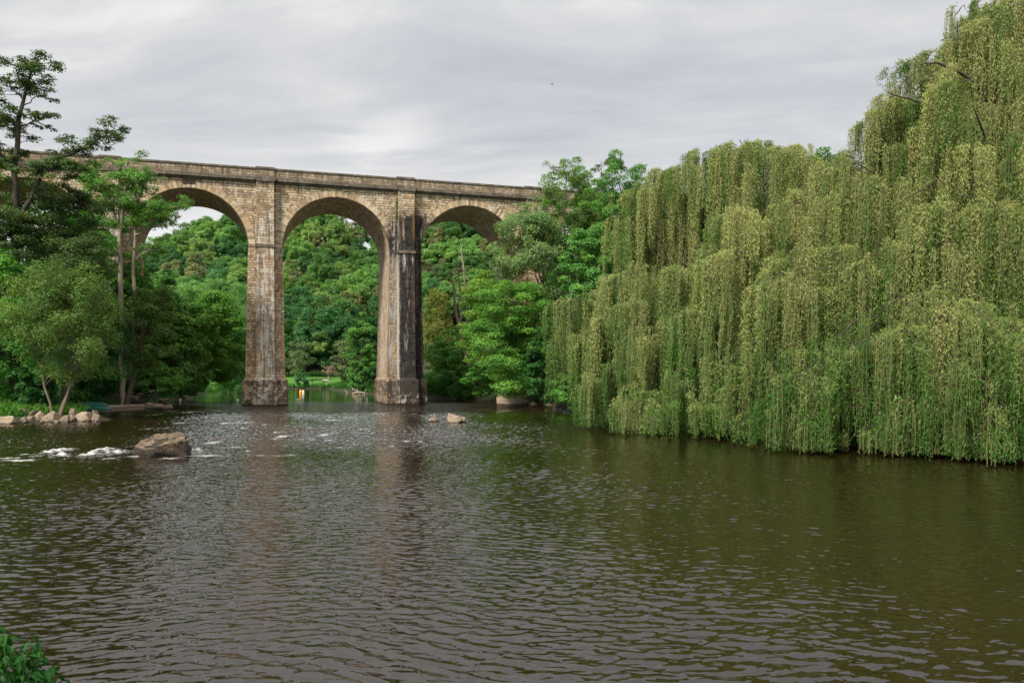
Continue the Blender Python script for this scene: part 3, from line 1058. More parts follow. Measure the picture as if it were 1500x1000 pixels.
# ---- left bank
def left_bank():
    dark_bark = (.055, .042, .032)
    # tall dark tree at the picture's edge, layered limbs
    limb_tree('tall dark tree with tiered sparse limbs reaching over the viaduct parapet', 56, [
        ([(22, 560, 0), (26, 420, 0), (25, 330, 0), (22, 250, 0), (28, 170, 0), (40, 125, 0), (50, 92, 0)], .42, .04, 26, .62, .55),
        ([(24, 335, 0), (40, 300, -.5), (58, 262, -1), (80, 235, -1), (120, 218, -1), (148, 202, -1), (168, 188, -1)], .20, .03, 24, .58, .35),
        ([(24, 300, 0), (60, 290, 1), (95, 292, 1), (125, 300, 1)], .12, .02, 20, .75, .2),
        ([(23, 250, 0), (10, 232, 1), (-20, 215, 1)], .12, .02, 12, .7, .2),
        ([(25, 190, 0), (45, 178, 0), (76, 172, 0)], .07, .015, 10, .45, .35),
        ([(27, 200, 0), (5, 178, 0), (-25, 160, 0)], .08, .015, 12, .55, .2),
        ([(36, 150, 0), (18, 130, 0), (5, 112, .5)], .06, .012, 9, .42, .3),
        ([(34, 155, 0), (52, 142, 0), (66, 138, 0)], .05, .012, 6, .35, .5),
        ([(24, 240, 0), (60, 246, -1.5), (90, 250, -1.5), (118, 246, -1.5)], .08, .015, 14, .55, .3),
        ([(24, 350, 0), (-10, 330, -1), (-60, 310, -1)], .14, .02, 20, .9, .2),
        ([(24, 345, 0), (60, 335, 1), (110, 340, 1)], .12, .02, 22, .85, .2),
        ([(24, 410, 0), (70, 380, 0), (130, 370, 0)], .12, .02, 20, 1.0, .2),
        ([(24, 440, 0), (-10, 410, 0), (-50, 400, 0)], .12, .02, 20, 1.0, .2),
    ], (.052, .088, .026), 11, nl=80000, ln=.18, wd=.11, flat=.42, up=.8, bark=dark_bark, more=1.55, twig=2, extra=[(x_, y_, d_, .85) for x_, y_, d_ in
        ((-15, 250, 1), (10, 262, 0), (40, 268, 1), (0, 285, -1), (30, 292, 1), (62, 300, 0), (-10, 305, 1), (15, 318, 0), (48, 322, 1), (80, 318, 0), (105, 312, 1),
         (70, 272, 1), (-25, 275, 0), (130, 322, 1), (95, 290, 0), (20, 340, 1), (60, 345, 0), (100, 340, 1), (-20, 335, 0), (135, 345, 0))])
    # pale trunked airy tree by the first visible pier
    limb_tree('airy yellow green tree with pale bare trunks in front of a viaduct pier', 66, [
        ([(180, 560, 0), (178, 440, 0), (176, 360, 0), (172, 325, 0), (162, 300, 0)], .26, .10, 4, .7, .6),
        ([(176, 340, 0), (182, 300, 0), (183, 262, 0), (186, 235, .5)], .14, .03, 24, .62, .25),
        ([(164, 305, 0), (150, 280, 0), (140, 258, 0)], .10, .02, 16, .65, .2),
        ([(195, 560, .6), (196, 450, .6), (197, 340, .6), (201, 300, .6), (212, 270, .6)], .20, .03, 16, .62, .55),
        ([(196, 345, .6), (214, 338, .3), (234, 326, .3), (256, 308, .3), (268, 300, .3)], .09, .02, 13, .5, .45),
        ([(198, 330, .6), (220, 312, .3), (236, 298, .3)], .07, .02, 11, .5, .35),
        ([(183, 290, 0), (205, 268, -.5), (225, 262, -.5)], .06, .015, 10, .5, .4),
        ([(178, 380, 0), (160, 360, 0), (146, 350, 0)], .08, .02, 10, .6, .3),
        ([(197, 380, .6), (215, 368, .6), (232, 362, .6)], .08, .02, 8, .5, .3),
    ], (.105, .225, .045), 12, nl=25000, ln=.19, wd=.11, flat=.6, up=.6, bark=(.34, .28, .21), more=2.2, twig=2)
    tree('round olive green bush-like tree with two thin stems on the stony bank', 93, 50, 362, 562, 92, G_OLIVE, 13,
         nc=170, nl=34000, ln=.20, wd=.075, cr=.19, flat=.8, up=.35, tr=.085, bark=(.16, .115, .08), stems=3, limbs=14, depth=.95,
         lean=-14, inner=.3, fill=.35, tint_var=.35)
    tree('ivy covered brownish tree between the olive tree and the viaduct pier', 205, 64, 388, 560, 42, (.085, .14, .035), 14,
         nc=60, nl=11000, ln=.2, wd=.12, tr=.2, twigs=2, rough=.3)
    L = [('deep green shrub at the far left edge under the tall dark tree', 18, 54, 372, 606, 66, (.075, .21, .03), 'shrub'),
         ('deep green rounded tree crown under the overhanging dark limb', 95, 61, 296, 440, 66, G_MID, 'tree'),
         ('dark tree filling the gap behind the olive tree', 120, 67, 380, 590, 80, G_DARK, 'tree'),
         ('fresh green spreading tree leaning to the water near the rock pile', 222, 75, 418, 591, 58, (.095, .225, .036), 'tree'),
         ('pale green tree leaning over the water behind the rock pile', 262, 76, 445, 588, 38, (.095, .19, .04), 'tree'),
         ('bright green tree just left of the first river pier', 318, 100, 392, 578, 48, G_BRIGHT, 'tree'),
         ('bright green shorter tree with rounded top left of the first river pier', 282, 96, 432, 580, 36, G_BRIGHT, 'tree'),
         ('dark low tree standing in shade beside the first river pier', 350, 108, 455, 578, 30, G_MID, 'tree'),
         ('broad dark green tree seen past the left edge of the arch', 232, 92, 372, 560, 44, G_DARK, 'tree'),
         ('pale green tree on the slope behind the first full arch', 262, 122, 398, 520, 52, G_PALE, 'tree'),
         ('pale yellowish tree on the slope behind the bright green one', 322, 132, 402, 520, 50, G_PALE, 'tree'),
         ('feathery yellow green tree hiding the foot of the first visible pier', 196, 69, 372, 500, 40, (.095, .195, .04), 'tree'),
         ('mid green tree crown hiding the arch behind the tall dark tree', 128, 68, 286, 450, 40, G_MID, 'tree'),
         ]
    for k, (lab, x, Y, yt, yb, hw, c, cat) in enumerate(L):
        tree(lab, x, Y, yt, yb, hw, c, 40 + k, name='shrub' if cat == 'shrub' else 'broadleaf_tree', cat=cat, nc=130, nl=26000,
             ln=.21 if Y < 70 else .28, wd=.13 if Y < 70 else .18, cr=.22, tr=.16, flat=.65, rough=.3)
    # a few more outside the left edge of the picture
    for k, (x, Y, yt, yb, hw) in enumerate(((-80, 54, 380, 600, 75), (-60, 66, 260, 540, 90), (-170, 66, 380, 600, 90))):
        tree('green riverside tree beyond the left bank rocks', x, Y, yt, yb, hw, G_DARK, 60 + k, nc=80, nl=12000, ln=.32, wd=.19,
             group='trees along the left bank')
    # low growth at the water's edge
    S = [('green bush at the waterline between bright green tree and first pier', 300, 113, 535, 581, 44, G_MID),
         ('dark bush on the far shore seen past the left side of the first pier', 328, 152, 535, 573, 40, G_MID),
         ('dark bush at the waterline touching the first pier from behind', 348, 128, 535, 578, 28, G_DARK),
         ('dark green bush hanging to the water right of the rock pile', 268, 99, 530, 585, 32, G_MID),
         ('dark leafy shrub beside the thin stems of the olive tree', 45, 51.5, 540, 606, 32, G_DARK),
         ('dark leafy shrub above the upturned boats', 132, 65, 535, 592, 44, G_DARK),
         ('green bush overhanging the stone ledge', 185, 72, 500, 591, 36, (.07, .18, .03)),
         ('fresh green bush behind the rock pile', 232, 73, 520, 590, 32, (.09, .21, .035))]
    for k, (lab, x, Y, yt, yb, hw, c) in enumerate(S):
        tree(lab, x, Y, yt, yb, hw, c, 70 + k, name='shrub', cat='shrub', nc=50, nl=8000, ln=.22, wd=.13, tr=.06, limbs=8)


# ---- right bank
def right_bank():
    R_ = [('bright green layered tree whose sprays hang over the boulder at the water', 755, 73, 398, 588, 72, G_BRIGHT, 100, dict(nc=170, nl=52000, flat=.38, up=.8, cr=.25, ln=.2, wd=.13, inner=.35, rough=.3)),
          ('lime green tree with layered sprays right of the dead trunks', 712, 80, 385, 540, 50, G_LIME, 101, dict(nc=110, nl=26000, flat=.45, up=.8, cr=.25, ln=.22, wd=.14, rough=.3)),
          ('mid green low tree beside the foot of the dark stained pier', 668, 96, 478, 586, 48, G_MID, 102, dict(nc=120, nl=24000, ln=.27, wd=.16, cr=.22)),
          ('narrow yellowish olive tree close behind the dark stained pier', 640, 108, 418, 560, 26, (.135, .15, .035), 103, dict(nc=150, nl=17000, ln=.24, wd=.13, flat=1.0, depth=1.2, cr=.30, rough=.12)),
          ('dark green shaded tree between the layered tree and the willow', 808, 66, 470, 592, 46, G_DARK, 104, dict(nc=80, nl=16000, flat=.4, up=.9)),
          ('grey green fine leaved tree covering the end of the viaduct', 778, 76, 272, 440, 56, G_GREY, 105, dict(nc=150, nl=34000, ln=.2, wd=.11, flat=.7, rough=.3, twigs=1, cr=.22)),
          ('tall mid green tree behind the fine leaved one, level with the parapet', 848, 78, 238, 420, 44, (.12, .235, .05), 106, dict(nc=230, nl=46000, ln=.18, wd=.10, rough=.3, cr=.18, flat=.8)),
          ('bright emerald tree rising behind the left shoulder of the willow', 915, 74, 238, 430, 48, (.085, .20, .045), 107, dict(nc=230, nl=46000, ln=.19, wd=.11, rough=.3, cr=.18, flat=.8)),
          ('emerald green tree low between the grey tree and the willow', 868, 68, 320, 470, 48, (.09, .21, .05), 108, dict(nc=130, nl=24000, ln=.22, wd=.13, cr=.2)),
          ('dark green tree behind the willow, under the emerald trees', 880, 62, 420, 590, 60, G_DARK, 109, dict(nc=80, nl=14000)),
          ('green sloping-ground tree behind the layered one, over the cliff-like boulder', 800, 84, 385, 520, 60, G_MID, 110, dict(nc=80, nl=15000, flat=.4, up=.9)),
          ('fresh green shrub at the waterline just right of the dark pier', 638, 100, 528, 585, 30, (.085, .20, .035), 125, dict(nc=60, nl=11000)),
          ('fresh green shrub at the waterline under the low tree right of the dark pier', 688, 91, 532, 588, 34, (.085, .20, .035), 126, dict(nc=60, nl=11000)),
          ('small bright bush at the water under the layered tree', 712, 84, 510, 590, 34, G_MID, 111, dict(nc=60, nl=11000, flat=.4, up=.9)),
          ('green bush at the waterline left of the willow curtain', 826, 62, 540, 598, 26, G_MID, 112, dict(nc=40, nl=7000)),
          ('dark green tree top peeking out beside the tall willow crown', 1216, 62, 206, 500, 64, (.06, .15, .035), 113, dict(nc=120, nl=22000, ln=.24, wd=.14)),
          ('mid green tree on the slope hidden behind the lower willow', 1010, 78, 270, 470, 70, G_MID, 115, dict(nc=90, nl=14000, ln=.3, wd=.18)),
          ('dark green tree on the slope hidden behind the middle of the willows', 1120, 84, 300, 480, 70, G_DARK, 116, dict(nc=90, nl=14000, ln=.3, wd=.18)),
          ('green tree on the slope hidden behind the tall willow', 1340, 72, 260, 480, 80, G_MID, 117, dict(nc=90, nl=14000, ln=.3, wd=.18)),
          ('dark tree on the slope hidden behind the tall willow trunk', 1480, 66, 240, 480, 90, G_DARK, 118, dict(nc=90, nl=14000, ln=.3, wd=.18)),
          ('brownish bare twigged shrub at the springing of the last arch', 742, 81, 350, 420, 22, (.12, .10, .055), 114, dict(nc=40, nl=2600, ln=.2, wd=.1, twigs=5, tr=.07)),
          ]
    for lab, x, Y, yt, yb, hw, c, sd, kw in R_:
        a = dict(nc=110, nl=21000, ln=.23, wd=.14, tr=.17, cr=.22)
        a.update(kw)
        low = yt > 500 or 'shrub' in lab
        tree(lab, x, Y, yt, yb, hw, c, sd, name='shrub' if low else 'broadleaf_tree', cat='shrub' if low else 'tree', **a)
    # spiky thin tree with bare leader
    limb_tree('thin dark tree with a bare leading shoot above the end of the viaduct', 75, [
        ([(838, 520, 0), (832, 420, 0), (826, 340, 0), (828, 270, 0), (827, 236, 0)], .17, .02, 9, .5, .55),
        ([(828, 262, 0), (815, 250, 0), (810, 247, 0)], .04, .01, 3, .4, .5),
        ([(826, 300, 0), (808, 282, 0), (795, 270, 0)], .05, .01, 6, .55, .4),
        ([(828, 290, 0), (845, 270, 0), (850, 262, 0)], .05, .01, 5, .5, .4),
        ([(826, 340, 0), (845, 322, 0), (862, 316, 0)], .06, .012, 6, .6, .4),
    ], (.10, .165, .05), 120, nl=7000, ln=.15, wd=.08, flat=.7, bark=(.10, .08, .065), more=1.8)
    limb_tree('wispy conifer-like tree between the two tall green crowns', 82, [
        ([(884, 460, 0), (884, 340, 0), (882, 270, 0), (881, 236, 0)], .15, .02, 22, .55, .5),
        ([(883, 290, 0), (900, 282, 0), (904, 276, 0)], .04, .01, 6, .5, .3),
        ([(883, 300, 0), (868, 288, 0), (862, 282, 0)], .04, .01, 6, .5, .3),
    ], (.10, .165, .055), 121, nl=6500, ln=.2, wd=.08, bark=(.10, .08, .065))
    # dead trunks
    for k, (pts, Y, lab) in enumerate((([(676, 498), (668, 455), (664, 420), (658, 394)], 90, 'shortest bare dead trunk, the left one leaning behind the lime tree'),
                                       ([(675, 470), (674, 430), (671, 400), (668, 376)], 93, 'bare dead trunk in the middle of three beyond the dark pier'),
                                       ([(684, 450), (681, 410), (678, 385), (675, 356)], 97, 'thin bare dead trunk, the tallest of three beyond the dark pier'))):
        rng = np.random.default_rng(130 + k)
        g = on_land(G(pts[0][0], Y))
        root = empty('dead_tree', g, lab, 'dead tree', 'dead trunks on the right bank')
        P = [(0, 0, -.3)] + [tuple(at(x, y, Y) - g) for x, y in pts]
        tb = Tubes()
        Q = np.array(P)
        tt = np.linspace(0, len(Q) - 1, 17)
        Q = np.stack([np.interp(tt, np.arange(len(Q)), Q[:, i]) for i in range(3)], 1) + rng.normal(0, .03, (17, 3))
        tb.add(Q, np.linspace(.2, .045 if k else .09, 17), 7)
        for _ in range(9):
            i = rng.integers(6, 16)
            tb.add(bend(Q[i], Q[i] + rng.normal(0, 1, 3) * np.array([.4, .4, .12]) + [0, 0, .15], rng, 4), [.03, .01], 4)
        link('trunk', tb.mesh('trunk', BARK), root, (.33, .27, .22))


left_bank()
right_bank()


# ---- wooded hill
def hill():
    rng = np.random.default_rng(77)
    variants = []
    for k in range(8):
        r = np.random.default_rng(200 + k)
        rx, rz = (4.4, 4.2) if k < 6 else (3.0, 4.6)
        c, cr = egg_clumps(r, 95, rx, rx, rz, 1.0, .2, .38, lo=-.55)
        c = c + np.array([0, 0, 6.6])
        v, q, t = crown_leaves(r, c, cr, 15000 if k < 6 else 8000, .37, .25, .75, .65, np.array([0, 0, 5.0]), .2, .36, .4)
        tb = Tubes()
        line = bend((0, 0, -1.0), (0, 0, 9.0), r, 7, 0, .05)
        tb.add(line, np.linspace(.26, .06, 7), 6)
        for i in r.permutation(len(c))[:9]:
            tb.add(bend(line[2 + (i % 4)], c[i], r, 4, .05), [.09, .02], 4)
        variants.append((tb.mesh('hill_trunk', BARK), mesh_np('hill_crown', v, q, FOL, t)))
    cols = [((.072, .155, .042), 'mid green'), ((.045, .112, .040), 'dark green'), ((.098, .188, .050), 'fresh green'),
            ((.125, .195, .060), 'pale green'), ((.115, .130, .058), 'olive grey thin')]
    pw = [.34, .18, .24, .16, .08]
    spots = []
    Y = 203.0
    row = 0
    while Y < 330:
        w = 8.2 if Y > 215 else 7.0
        x0, x1 = (-60 - 750) / FOC * Y, (790 - 750) / FOC * Y
        X = x0 + (row % 2) * w * .5
        while X < x1:
            spots.append((X + rng.uniform(-2, 2), Y + rng.uniform(-2.5, 2.5)))
            X += w * (1.0 if X > (190 - 750) / FOC * Y else 1.9)
        Y += 9.4
        row += 1
    spots = spots[:292]
    for (X, Y) in spots:
        px = 750 + FOC * X / Y
        k = rng.choice(5, p=pw)
        if px > 610 and Y > 240 and rng.random() < .25:
            k = 4
        vi = rng.integers(0, 6) if k < 4 else rng.integers(6, 8)
        col, word = cols[k]
        where = ('behind the left arches' if px < 355 else 'seen through the middle arch' if px < 585 else 'seen through the right arch')
        up = ('at the foot of the hill' if Y < 225 else 'on the ridge' if Y > 300 else 'on the hillside')
        z = float(hgt(np.array([X]), np.array([Y]))[0])
        root = empty('hill_tree', (X, Y, z), '%s tree %s %s' % (word, up, where), 'tree', 'trees on the wooded hill')
        s = rng.uniform(.85, 1.3)
        root.scale = (s * rng.uniform(.9, 1.15), s * rng.uniform(.9, 1.15), s * rng.uniform(.9, 1.15))
        root.rotation_euler = (0, 0, rng.uniform(0, 6.28))
        f = rng.uniform(.95, 1.5)
        tm, cm = variants[vi]
        link('trunk', tm, root, (.12, .10, .08))
        link('crown', cm, root, tuple(c_ * f for c_ in col))


hill()


# ---- far meadow
def far_meadow():
    tree('round dark green bush at the water below the far meadow', 439, 169.5, 541, 569, 10, G_TEAL, 301, name='shrub', cat='shrub', nc=40, nl=6000,
         ln=.35, wd=.22, tr=.1)
    tree('grey green tree with pale limbs at the left end of the far meadow', 434, 186, 492, 556, 22, (.085, .125, .05), 302, nc=50, nl=4500,
         ln=.35, wd=.2, tr=.2, bark=(.36, .30, .24), twigs=3, rough=.35)
    tree('small pinkish bare twigged tree in the far meadow', 481, 181, 533, 552, 14, (.20, .14, .10), 303, nc=30, nl=900, ln=.3, wd=.14,
         tr=.14, bark=(.36, .28, .23), twigs=5, limbs=16)
    tree('light green tree leaning over the driftwood left of the dark pier', 532, 128, 470, 577, 26, (.085, .20, .04), 304, nc=80, nl=14000, ln=.36,
         wd=.2, rough=.3)
    tree('pale olive tree with bare twigs behind the driftwood', 505, 150, 492, 566, 22, (.11, .145, .06), 305, nc=60, nl=7000, ln=.35, wd=.2, twigs=3,
         bark=(.30, .25, .2))
    tree('low dark bush beside the driftwood, at the foot of the dark pier', 545, 124, 535, 579, 16, G_DARK, 306, name='shrub', cat='shrub', nc=40,
         nl=6000, ln=.3, wd=.2, tr=.08)
    for k, (x, w, yt) in enumerate(((455, 34, 436), (492, 40, 440), (424, 30, 462), (536, 36, 430))):
        tree(['broad dark domed tree at the hill foot, left half of the middle arch',
              'largest domed tree above the far meadow',
              'dark tree beside the right edge of the first river pier, above the meadow',
              'dark tree above the light green leaning one'][k], x, 207 - 3 * k, yt, 548, w, [G_TEAL, G_TEAL, G_DARK, G_DARK][k], 310 + k,
             nc=80, nl=11000, ln=.5, wd=.34, tr=.3)
    # hedge
    rng = np.random.default_rng(9)
    root = empty('hedge', G(470, 198), 'long clipped dark hedge behind the far meadow', 'hedge')
    xs = np.linspace((395 - 750) / FOC * 198, (560 - 750) / FOC * 198, 60)
    cen = np.stack([xs, np.full(60, 198.0) + rng.normal(0, .2, 60), hgt(xs, np.full(60, 198.0)) + .65], 1) - np.array(tuple(root.location))
    v, q, t = crown_leaves(rng, cen, np.full(60, .72), 9000, .3, .2, 1.0, .5)
    link('foliage', mesh_np('foliage', v, q, FOL, t), root, (.028, .085, .02))
    # bank vegetation along the meadow's edge
    n = 70
    xs = np.linspace(-66, -38, n) + rng.normal(0, .2, n)
    ys = np.full(n, 171.9) + rng.normal(0, .3, n)
    cen = np.stack([xs, ys, hgt(xs, ys) + .25], 1)
    v, q, t = crown_leaves(rng, cen, rng.uniform(.3, .75, n), 9000, .3, .14, .9, .5)
    o = link('bank_plants', mesh_np('bank_plants', v, q, FOL, t), None, (.06, .17, .03))
    tag(o, 'low green plants fringing the far meadow at the waterline', 'bank plants', kind='stuff')


far_meadow()


# ---- undergrowth on both banks
def undergrowth():
    rng = np.random.default_rng(21)
    X = rng.uniform(-70, 50, 15000)
    Y = rng.uniform(12, 165, 15000)
    d = river_d(X, Y)
    ok = (d > .5) & (d < 16) & ~((X > -33) & (X < -24) & (Y < 56)) & ~((X < -28) & (X > -36) & (Y > 56) & (Y < 69))
    X, Y, d = X[ok], Y[ok], d[ok]
    keep = rng.random(len(X)) < np.where(d < 3, 1.0, .5)
    X, Y = X[keep][:4200], Y[keep][:4200]
    cen = np.stack([X, Y, hgt(X, Y) + rng.uniform(.0, .7, len(X))], 1)
    rad = rng.uniform(.4, 1.25, len(X)) * np.where((X > 4) & (Y < 60), 1.5, 1.0)
    v, q, t = crown_leaves(rng, cen, rad, 130000, .3, .17, .8, .7)
    o = link('undergrowth', mesh_np('undergrowth', v, q, FOL, t), None, (.032, .105, .02))
    tag(o, 'tangled low undergrowth covering the river banks', 'undergrowth', kind='stuff')
    # grass tufts among the bank rocks
    P = []
    for (x0, x1, y0, y1, n) in ((-60, 22, 586, 618, 1500), (22, 62, 586, 604, 1300), (62, 112, 590, 606, 1100), (108, 124, 594, 604, 250)):
        xx = rng.uniform(x0, x1, n)
        dd = rng.uniform(0, 1, n)
        Ys = 46.6 + (xx + 60) / 210 * 5.5 + dd * 5
        Xs = (xx - 750) / FOC * Ys
        P.append(np.stack([Xs, Ys, hgt(Xs, Ys)], 1))
    P = np.concatenate(P)
    P = P[P[:, 2] > .12]
    n = len(P)
    h = rng.uniform(.25, .75, n)[:, None]
    lean = rng.normal(0, .28, (n, 3)) * h
    lean[:, 2] = 0
    w = unit(rng.normal(size=(n, 3)) * np.array([1, .4, 0])) * .035
    V = np.stack([P - w, P + w, P + lean * .5 + w * .6 + [0, 0, 1] * h * .6, P + lean * 1.4 + [0, 0, 1] * h], 1).reshape(-1, 3)
    o = link('bank_grass', mesh_np('bank_grass', V, np.arange(len(V)).reshape(-1, 4), FOL, np.repeat(rng.uniform(.2, 1, n), 4)), None, (.055, .145, .022))
    tag(o, 'tufts of long bright grass between the left bank rocks', 'grass', kind='stuff')


undergrowth()


# ------------------------------------------------------------------ willows
def willow(label, seed, base, spots, trunk_r, color, bark=(.10, .08, .055), leaf=(.15, .036), limb_every=4, boughs=()):
    """spots: (centre point, reach, length, ropes, leafiness)"""
    rng = np.random.default_rng(seed)
    root = empty('weeping_willow', base, label, 'tree', 'weeping willows on the right bank')
    B = np.array(tuple(base))
    V, T, TV, TT = [], [], [], []
    nleaf = 0
    limbs = Tubes()
    twl = limbs
    top = max(s[0].z for s in spots)
    head = np.array([0, 0, (top - base.z) * .42])
    stem = bend((0, 0, -.5), head, rng, 7, 0, .05)
    r_ = np.linspace(trunk_r, trunk_r * .6, 7)
    r_[0] *= 1.4
    limbs.add(stem, r_, 10)
    for bl in boughs:
        Q = np.array([tuple(at(*p)) for p in bl]) - B
        tt = np.linspace(0, len(Q) - 1, 4 * len(Q))
        Q = np.stack([np.interp(tt, np.arange(len(Q)), Q[:, k]) for k in range(3)], 1)
        Q[1:-1] = Q[1:-1] * .5 + (Q[:-2] + Q[2:]) * .25 + rng.normal(0, .04, Q[1:-1].shape)
        limbs.add(Q, np.linspace(.11, .02, len(Q)), 7)
    for si, (C, reach, length, ropes, dens) in enumerate(spots):
        C = np.array(tuple(C)) - B
        if si % limb_every == 0:
            f = rng.uniform(.35, 1.0)
            p0 = stem[int(f * 6)]
            limbs.add(bend(p0, C + [0, 0, -.15], rng, 9, .10, .07), np.linspace(trunk_r * .16, .015, 9), 6)
        ct = rng.normal(0, .17)
        # a drooping side limb, its strands hanging from all along it
        out = C[:2] - head[:2] + np.array([0, -1.5])
        az0 = math.atan2(out[1], out[0]) + rng.normal(0, 1.0)
        Ll = reach * rng.uniform(.7, 2.3)
        f = np.sort(rng.beta(1.0, 1.25, ropes) * 1.05)
        f = np.repeat(f, 10) + rng.normal(0, .045, ropes * 10)
        n_s = len(f)
        rt = rng.normal(0, .22, ropes).repeat(10)
        lat = rng.normal(0, .3, ropes).repeat(10) + rng.normal(0, .07, n_s)
        LL = length * (rng.uniform(.35, 1.25, ropes).repeat(10)) * rng.uniform(.45, 1.05, n_s)
        ox = C[0] + math.cos(az0) * f * Ll - math.sin(az0) * lat
        oy = C[1] + math.sin(az0) * f * Ll + math.cos(az0) * lat
        oz = C[2] + Ll * (.28 * f - .62 * np.abs(f) ** 2.2) + rng.normal(0, .05, n_s)
        az = az0 + np.sign(lat) * rng.uniform(.2, 1.5, n_s)
        rr = rng.uniform(.12, .42, n_s)
        S = f
        q1 = 1.35 * rr
        tot = q1 + LL
        K = max(int(np.max(tot) / .072), 4)
        a = np.linspace(0, 1, K)[None, :] * tot[:, None]
        ph = np.minimum(a / q1[:, None], 1) * np.pi / 2
        hor = rr[:, None] * np.sin(ph)
        hang = np.maximum(a - q1[:, None], 0)
        dz = -.55 * rr[:, None] * (1 - np.cos(ph)) - hang
        h2 = np.minimum(hang, 2.5)
        ph2 = rng.uniform(0, 6.28, n_s)[:, None]
        px = ox[:, None] + np.cos(az)[:, None] * hor + .045 * np.sin(a * 1.4 + ph2) * h2
        py = oy[:, None] + np.sin(az)[:, None] * hor + .045 * np.cos(a * 1.2 + ph2) * h2
        pz = oz[:, None] + dz
        P = np.stack([px, py, pz], -1)
        lb = np.stack([C + np.array([math.cos(az0) * g * Ll, math.sin(az0) * g * Ll, Ll * (.28 * g - .62 * g ** 2.2)]) for g in np.linspace(0, 1, 7)])
        twl.add(lb + rng.normal(0, .03, lb.shape), np.linspace(.028, .008, 7), 4)
        # keep clear of the water
        floor_ = .12 - B[2] + .25 * rng.random(P.shape[:2]) ** 2
        okm = P[..., 2] > floor_
        tan = unit(np.gradient(P, axis=1))
        fr_ = np.arange(K)[None, :] / K
        okm &= rng.random(okm.shape) < dens * (.40 + .60 * np.clip(fr_ / .22, 0, 1))
        okm[:, 0] = False
        Pl = P[okm]
        Tn = tan[okm]
        frac = (np.arange(K)[None, :] / K * np.ones((len(S), 1)))[okm]
        n = len(Pl)
        Pl = Pl + rng.normal(0, .05, (n, 3))
        nrm = unit(rng.normal(size=(n, 3)) * np.array([1, 1, .45]) + np.stack([np.cos(az), np.sin(az), 0 * az], 1)[np.nonzero(okm)[0]] * .5 + [0, 0, .25])
        al = Tn * .7 + rng.normal(0, .6, (n, 3)) + [0, 0, -.3]
        v, q = leaves(rng, Pl, nrm, leaf[0], leaf[1], .1, al)
        V.append(v)
        # young yellowish growth and catkins up high on a strand, greener leaf below
        T.append(np.repeat(np.clip(.80 + ct + rt[np.nonzero(okm)[0]] - .28 * frac - .52 * np.clip(1 - (Pl[:, 2] + B[2]) / 8.5, 0, 1) + rng.normal(0, .13, n), 0, 1), 4))
        nleaf += n
        # the strands themselves
        Pt = P[:, ::4]
        kk = Pt.shape[1]
        sd = np.stack([-np.sin(az), np.cos(az), 0 * az], 1)[:, None, :] * .006
        A_, B_ = Pt - sd, Pt + sd
        qv = np.stack([A_[:, :-1], B_[:, :-1], B_[:, 1:], A_[:, 1:]], 2)
        zz = qv[..., 2].min(-1) > .05 - B[2]
        TV.append(qv[zz].reshape(-1, 3))
    V = np.concatenate(V)
    T = np.concatenate(T)
    TV = np.concatenate(TV)
    link('trunk', limbs.mesh('trunk', BARK), root, bark)
    crown = link('crown', mesh_np('crown', V, np.arange(len(V)).reshape(-1, 4), WIL, T), root, color)
    link('strands', mesh_np('strands', TV, np.arange(len(TV)).reshape(-1, 4), BARK), root, (.17, .145, .06))
    print('willow leaves', nleaf)
    return root


def interp(x, pts):
    return float(np.interp(x, [p[0] for p in pts], [p[1] for p in pts]))


